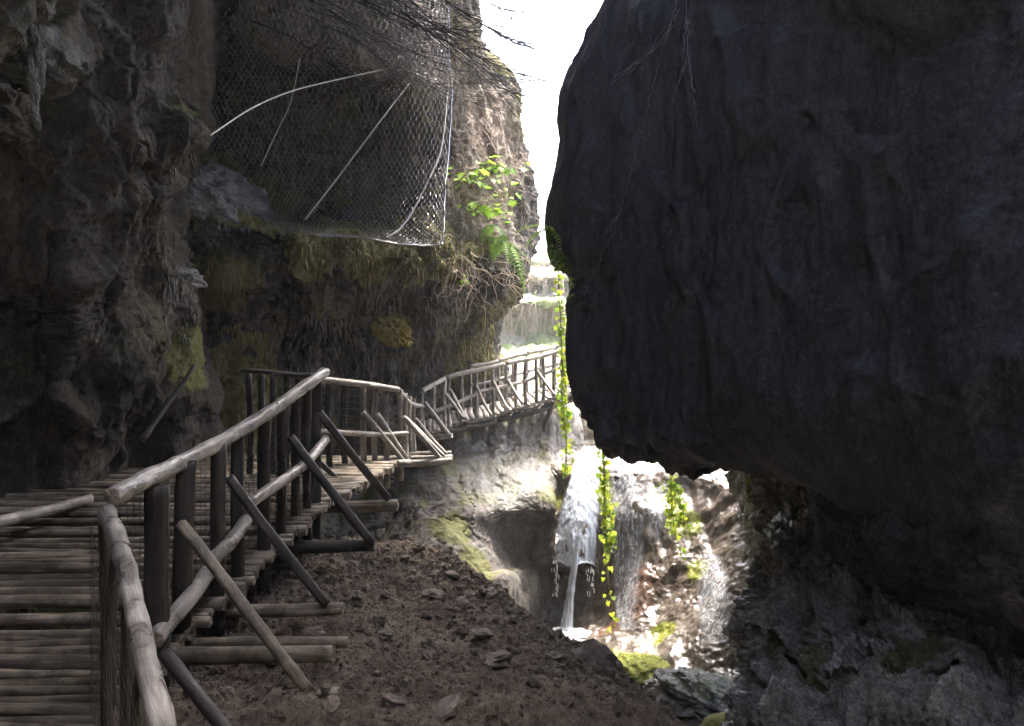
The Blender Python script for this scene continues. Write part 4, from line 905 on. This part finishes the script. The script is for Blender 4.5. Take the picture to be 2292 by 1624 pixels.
lob = [(0, 0), (.16, .12), (.5, .05), (.34, .32), (.62, .5), (.3, .55), (.3, .82), (.12, .72), (0, 1.05), (-.12, .72), (-.3, .82), (-.3, .55), (-.62, .5), (-.34, .32), (-.5, .05), (-.16, .12), (0, 0)]
LF = [leaf_mesh('leaf', M['green'], lob, f) for f in (.1, .3)]
def leafy(p, n, size, spread, label, seed):
    rg = np.random.default_rng(seed); f = empty('leafy_plant', tuple(p), label, 'plant', 'bright plants on the left cliff edge')
    st = []
    for k in range(n):
        q = p+rg.normal(0, 1, 3)*np.array(spread)+W(0, -.1, 0)
        st.append((np.array([p+W(0, .3, -.1), lerp(p, q, .6)+W(0, 0, .05), q]), .004))
        o = link('leaf', LF[k % 2], f, tuple(q)); s = size*rg.uniform(.6, 1.2); o.scale = (s, s, s)
        o.rotation_euler = (math.radians(rg.uniform(-60, 20)), rg.uniform(-.5, .5), rg.uniform(2.2, 4.2))
    tubes('stem', st, .004, M['stem'], f, tuple(p), 4)
leafy(P(1100, 372, 12.6), 26, .16, (.28, .15, .07), 'topmost bright green leafy plant on the left cliff edge', 1)
leafy(P(1052, 400, 12.0), 20, .15, (.2, .15, .1), 'bright green plant beside the net edge', 2)
leafy(P(1092, 468, 12.2), 24, .15, (.2, .15, .1), 'bright green plant just above the drooping fern', 3)
leafy(P(1140, 420, 13.0), 10, .12, (.15, .15, .12), 'sparse green sprig at the right rim of the left cliff', 4)
leafy(P(1042, 628, 11.5), 6, .08, (.05, .05, .06), 'tiny green sprig under the mossy lip', 5)

# dry creepers on the sunny end of the left cliff
g = o_grids['cliff_recess']; uu = 1146+g[..., 0]/g[..., 1]*S; vv = 812-g[..., 2]/g[..., 1]*S
idx2 = np.argwhere((uu > 1005) & (uu < 1180) & (vv > 190) & (vv < 640) & (g[..., 1] < 15))
pls = []
for k in range(420):
    i, j = idx2[RNG.integers(len(idx2))]; p = g[i, j]+W(0, -.06, 0); n_ = RNG.integers(4, 9); L_ = RNG.uniform(.2, .8)
    d = np.array((RNG.normal(0, .5), RNG.normal(-.25, .3), RNG.normal(-.5, .6))); d /= np.linalg.norm(d)
    q = [p]
    for s in range(n_):
        d = d+RNG.normal(0, .35, 3)+W(0, 0, -.12); d /= np.linalg.norm(d); q.append(q[-1]+d*L_/n_)
    pls.append((np.array(q), RNG.uniform(.002, .006)))
o = tubes('dry_creepers', pls, .004, M['drytwig'], None, None, 3); tag(o, 'tangle of dry creepers and grass on the sunlit cliff end', 'creepers', None, 'stuff')
# moss and tufa drips fringing the ledges
def fringe(name, gridname, cond, n, lmin, lmax, rad, mat, label, cat, seed, out=.03):
    rg = np.random.default_rng(seed); g = o_grids[gridname]; nn = normals(g)
    u_ = 1146+g[..., 0]/g[..., 1]*S; v_ = 812-g[..., 2]/g[..., 1]*S
    ids = np.argwhere(cond(u_, v_, g, nn)); pls = []
    uu_, vv_ = u_[ids[:, 0], ids[:, 1]], v_[ids[:, 0], ids[:, 1]]
    el = 1-((uu_-uu_.mean())/(np.ptp(uu_)/2))**2*.9-((vv_-vv_.mean())/(np.ptp(vv_)/2))**2*.9+.45*fbm(g[ids[:, 0], ids[:, 1]]*2.5, 2, off=seed+50)
    ids = ids[el > .12]
    clump = smooth(fbm(g.reshape(-1, 3)*2.2, 3, off=seed), -.15, .35).reshape(g.shape[:2])
    while len(pls) < n:
        i, j = ids[rg.integers(len(ids))]
        if rg.random() > clump[i, j]: continue
        p = g[i, j]+nn[i, j]*out*.3; L_ = rg.uniform(lmin, lmax)*(.4+.6*clump[i, j]); k = 6; d = nn[i, j]*.5+W(0, 0, -.4); q = [p]
        for s_ in range(k):
            d = d*.6+W(0, 0, -.5)+rg.normal(0, .16, 3); d /= np.linalg.norm(d); q.append(q[-1]+d*L_/k)
        pls.append((np.array(q), rad*rg.uniform(.5, 1.3)*np.array((1, 1.1, 1, .85, .65, .45, .15))))
    o = tubes(name, pls, .01, M[mat], None, None, 4); return tag(o, label, cat, None, 'stuff')
M['mossy'] = plain('olive_moss', (.15, .13, .045), .95)
M['tufa'] = plain('tufa_drip', (.13, .12, .1), .9)
fringe('moss_fringe', 'cliff_recess', lambda u, v, g, n: (u > 600) & (u < 1110) & (v > 525) & (v < 680) & (g[..., 1] < 11.9) & (n[..., 2] > -.35), 1100, .03, .2, .02, 'mossy', 'mossy tufa drips fringing the ledge below the net', 'moss', 1)
fringe('moss_curtain', 'cliff_recess', lambda u, v, g, n: (u > 450) & (u < 545) & (v > 585) & (v < 750) & (g[..., 1] < 12.4), 900, .06, .25, .014, 'mossy', 'yellow-green moss curtain on the rock spur left of the undercut', 'moss', 2)
fringe('moss_drips', 'cliff_recess', lambda u, v, g, n: (u > 455) & (u < 620) & (v > 740) & (v < 1010) & (g[..., 1] < 12.8), 900, .05, .22, .012, 'mossy', 'dripping moss on the wall behind the ramp railing', 'moss', 4)
fringe('tufa_drips', 'cliff_recess', lambda u, v, g, n: (u > 560) & (u < 1090) & (v > 640) & (v < 880) & (g[..., 1] < 15.5), 260, .08, .35, .012, 'tufa', 'long tufa drips streaking the undercut wall behind the landing', 'rock drips', 5)
fringe('moss_hanging', 'cliff_recess', lambda u, v, g, n: (u > 1020) & (u < 1100) & (v > 700) & (v < 880) & (g[..., 1] < 16.5), 500, .08, .3, .016, 'mossy', 'moss hanging on the cliff end behind the footbridge', 'moss', 6)

# thin roots trailing down the right wall
rgd = o_grids['cliff_right']; ru = 1146+rgd[..., 0]/np.maximum(rgd[..., 1], .3)*S; rv = 812-rgd[..., 2]/np.maximum(rgd[..., 1], .3)*S
vis = rgd[..., 1] < 9.75; rf = rgd[vis]; rfu, rfv = ru[vis], rv[vis]
def wall_pt(u, v, lift=.03):
    k = np.argmin((rfu-u)**2+(rfv-v)**2); Y = rf[k, 1]-lift; return P(u, v, Y)
def root(path, label, seed, r=.006):
    rg = np.random.default_rng(seed); pts = []
    for (a, b) in zip(path[:-1], path[1:]):
        for q in np.linspace(0, 1, 14, endpoint=False): pts.append(wall_pt(a[0]+(b[0]-a[0])*q+rg.normal(0, 1.6), a[1]+(b[1]-a[1])*q))
    pts = np.array(pts); pls = [(pts, np.linspace(r, r*.4, len(pts)))]
    for k in range(5):
        i = rg.integers(3, len(pts)-8); m = rg.integers(6, 18); off_ = np.cumsum(rg.normal(rg.choice([-.012, .012]), .008, m))
        q = pts[i:i+m].copy(); q[:, 0] += off_[:len(q)]; pls.append((q, r*.5))
    o = tubes('hanging_root', pls, r, M['root'], None, tuple(pts[0]), 4); tag(o, label, 'root', 'pale roots trailing down the right wall')
M['root'] = plain('pale_root', (.2, .19, .19), .7)
root([(1522, -20), (1490, 90), (1440, 130), (1385, 190)], 'pale root branching left at the top of the right wall', 1)
root([(1520, 20), (1480, 120), (1455, 220), (1425, 330), (1400, 430), (1375, 520), (1345, 570)], 'longest pale root trailing down the right wall', 2)
root([(1536, -20), (1540, 120), (1552, 220), (1565, 300)], 'short pale root right of the long one on the right wall', 3)
root([(1345, 570), (1336, 640), (1330, 740)], 'lowest pale root near the left edge of the right wall', 4, .004)

fringe('dry_hanging', 'cliff_far', lambda u, v, g, n: (u > 1060) & (u < 1330) & (v > 560) & (v < 830) & (g[..., 1] < 34), 700, .4, 1.8, .012, 'drytwig', 'dry creepers hanging down the sunlit far cliff', 'creepers', 8, .1)
fringe('tufa_rim', 'cliff_left', lambda u, v, g, n: (u > 362) & (u < 470) & (v > 280) & (v < 760) & (g[..., 1] > 7.4) & (g[..., 1] < 9.4), 420, .04, .16, .011, 'tufa', 'knobbly tufa rim along the edge of the dark left wall', 'rock drips', 9)
# bare boughs hanging across the top
def bough(u0, v0, Y0, u1, v1, Y1, label, seed, sag=30, twigs=12, r=.016):
    rg = np.random.default_rng(seed)
    t = np.linspace(0, 1, 26)
    c = np.array([P(u0+(u1-u0)*s, v0+(v1-v0)*s+sag*math.sin(math.pi*s)*.6-12*math.sin(2*math.pi*s), Y0+(Y1-Y0)*s) for s in t])
    c = c+.06*np.stack([fbm(c*1.3, 2, off=seed*3.+k*5) for k in range(3)], 1)
    pls = [(c, np.linspace(r, r*.3, 26))]
    for k in range(twigs):
        i = rg.integers(4, 24); d = c[min(25, i+1)]-c[i]; d = d/np.linalg.norm(d)+rg.normal(0, .2, 3)*np.array((.7, .6, 1.1)); d /= np.linalg.norm(d)
        L_ = rg.uniform(.4, 1.7); q = [c[i]]
        for s in range(7):
            d = d+rg.normal(0, .12, 3)+W(.05, 0, -.03); d /= np.linalg.norm(d); q.append(q[-1]+d*L_/7)
        pls.append((np.array(q), np.linspace(r*.4, .0015, 8)))
    o = tubes('bough', pls, r, M['twig'], None, tuple(c[0]), 4)
    return tag(o, label, 'branch', 'bare boughs across the top')
bl = [(560, -60, 9.4, 1010, 130, 10.4, 'bare bough starting farthest left across the top'), (620, -40, 9.6, 1160, 190, 10.4, 'long bare bough reaching the white sky gap below the others'), (640, 10, 10, 1110, 240, 11.2, 'lowest bare bough, drooping over the net'),
      (700, -60, 9.4, 1250, 186, 10, 'longest bare bough ending against the right wall'), (740, -80, 9.8, 1130, 120, 10.6, 'bare bough just below the topmost ones'), (780, -90, 9.6, 1200, 170, 10.2, 'fine bare bough crossing the middle of the white sky gap'),
      (850, -100, 10, 1140, 60, 10.6, 'topmost bare bough in front of the white sky'), (680, 20, 10.2, 1060, 165, 11, 'bare bough hugging the upper rock edge'), (900, -60, 10.2, 1230, 110, 10.4, 'short bare bough high in the sky gap'), (600, -20, 10, 980, 100, 10.8, 'thin bare bough over the brown upper rock'), (720, 60, 10.6, 1120, 205, 11.6, 'bare bough running along the top of the net'), (560, 40, 10.6, 860, 190, 11, 'bare bough drooping at the left end of the net')]
bl += [(640, -100, 9.2, 1080, 70, 10, 'bare bough rising along the top edge left of the sky'), (820, -40, 10, 1180, 215, 10.8, 'bare bough drooping in front of the net right corner'), (880, 20, 10.4, 1165, 178, 10.9, 'short twiggy bough at the sky rim'), (700, -20, 9.8, 1040, 60, 10.2, 'thin bare bough flat along the upper rock'), (930, -110, 10.2, 1180, 30, 10.5, 'twiggy bough at the very top of the sky gap')]
for k, b_ in enumerate(bl): bough(*b_, seed=k+3, sag=random.uniform(5, 40), twigs=26, r=random.uniform(.009, .016))


# ------------------------------------------------------------------ moist air in the gorge
hz = bpy.data.meshes.new('haze')
x0, x1, y0, y1, z0, z1 = -420, 420, -220, 620, -40, 40
hz.from_pydata([(x, y, z) for x in (x0, x1) for y in (y0, y1) for z in (z0, z1)], [], [(0, 1, 3, 2), (4, 6, 7, 5), (0, 4, 5, 1), (2, 3, 7, 6), (0, 2, 6, 4), (1, 5, 7, 3)])
hm = bpy.data.materials.new('moist_air'); hm.use_nodes = True; hn = hm.node_tree.nodes; hn.remove(hn['Principled BSDF'])
pv = hn.new('ShaderNodeVolumePrincipled'); pv.inputs['Color'].default_value = (.92, .93, 1, 1); pv.inputs['Density'].default_value = .002; pv.inputs['Anisotropy'].default_value = .3
hm.node_tree.links.new(pv.outputs[0], hn['Material Output'].inputs['Volume']); hz.materials.append(hm)
o = link('haze', hz); tag(o, 'thin moist air glowing in the gorge', 'haze', None, 'stuff')
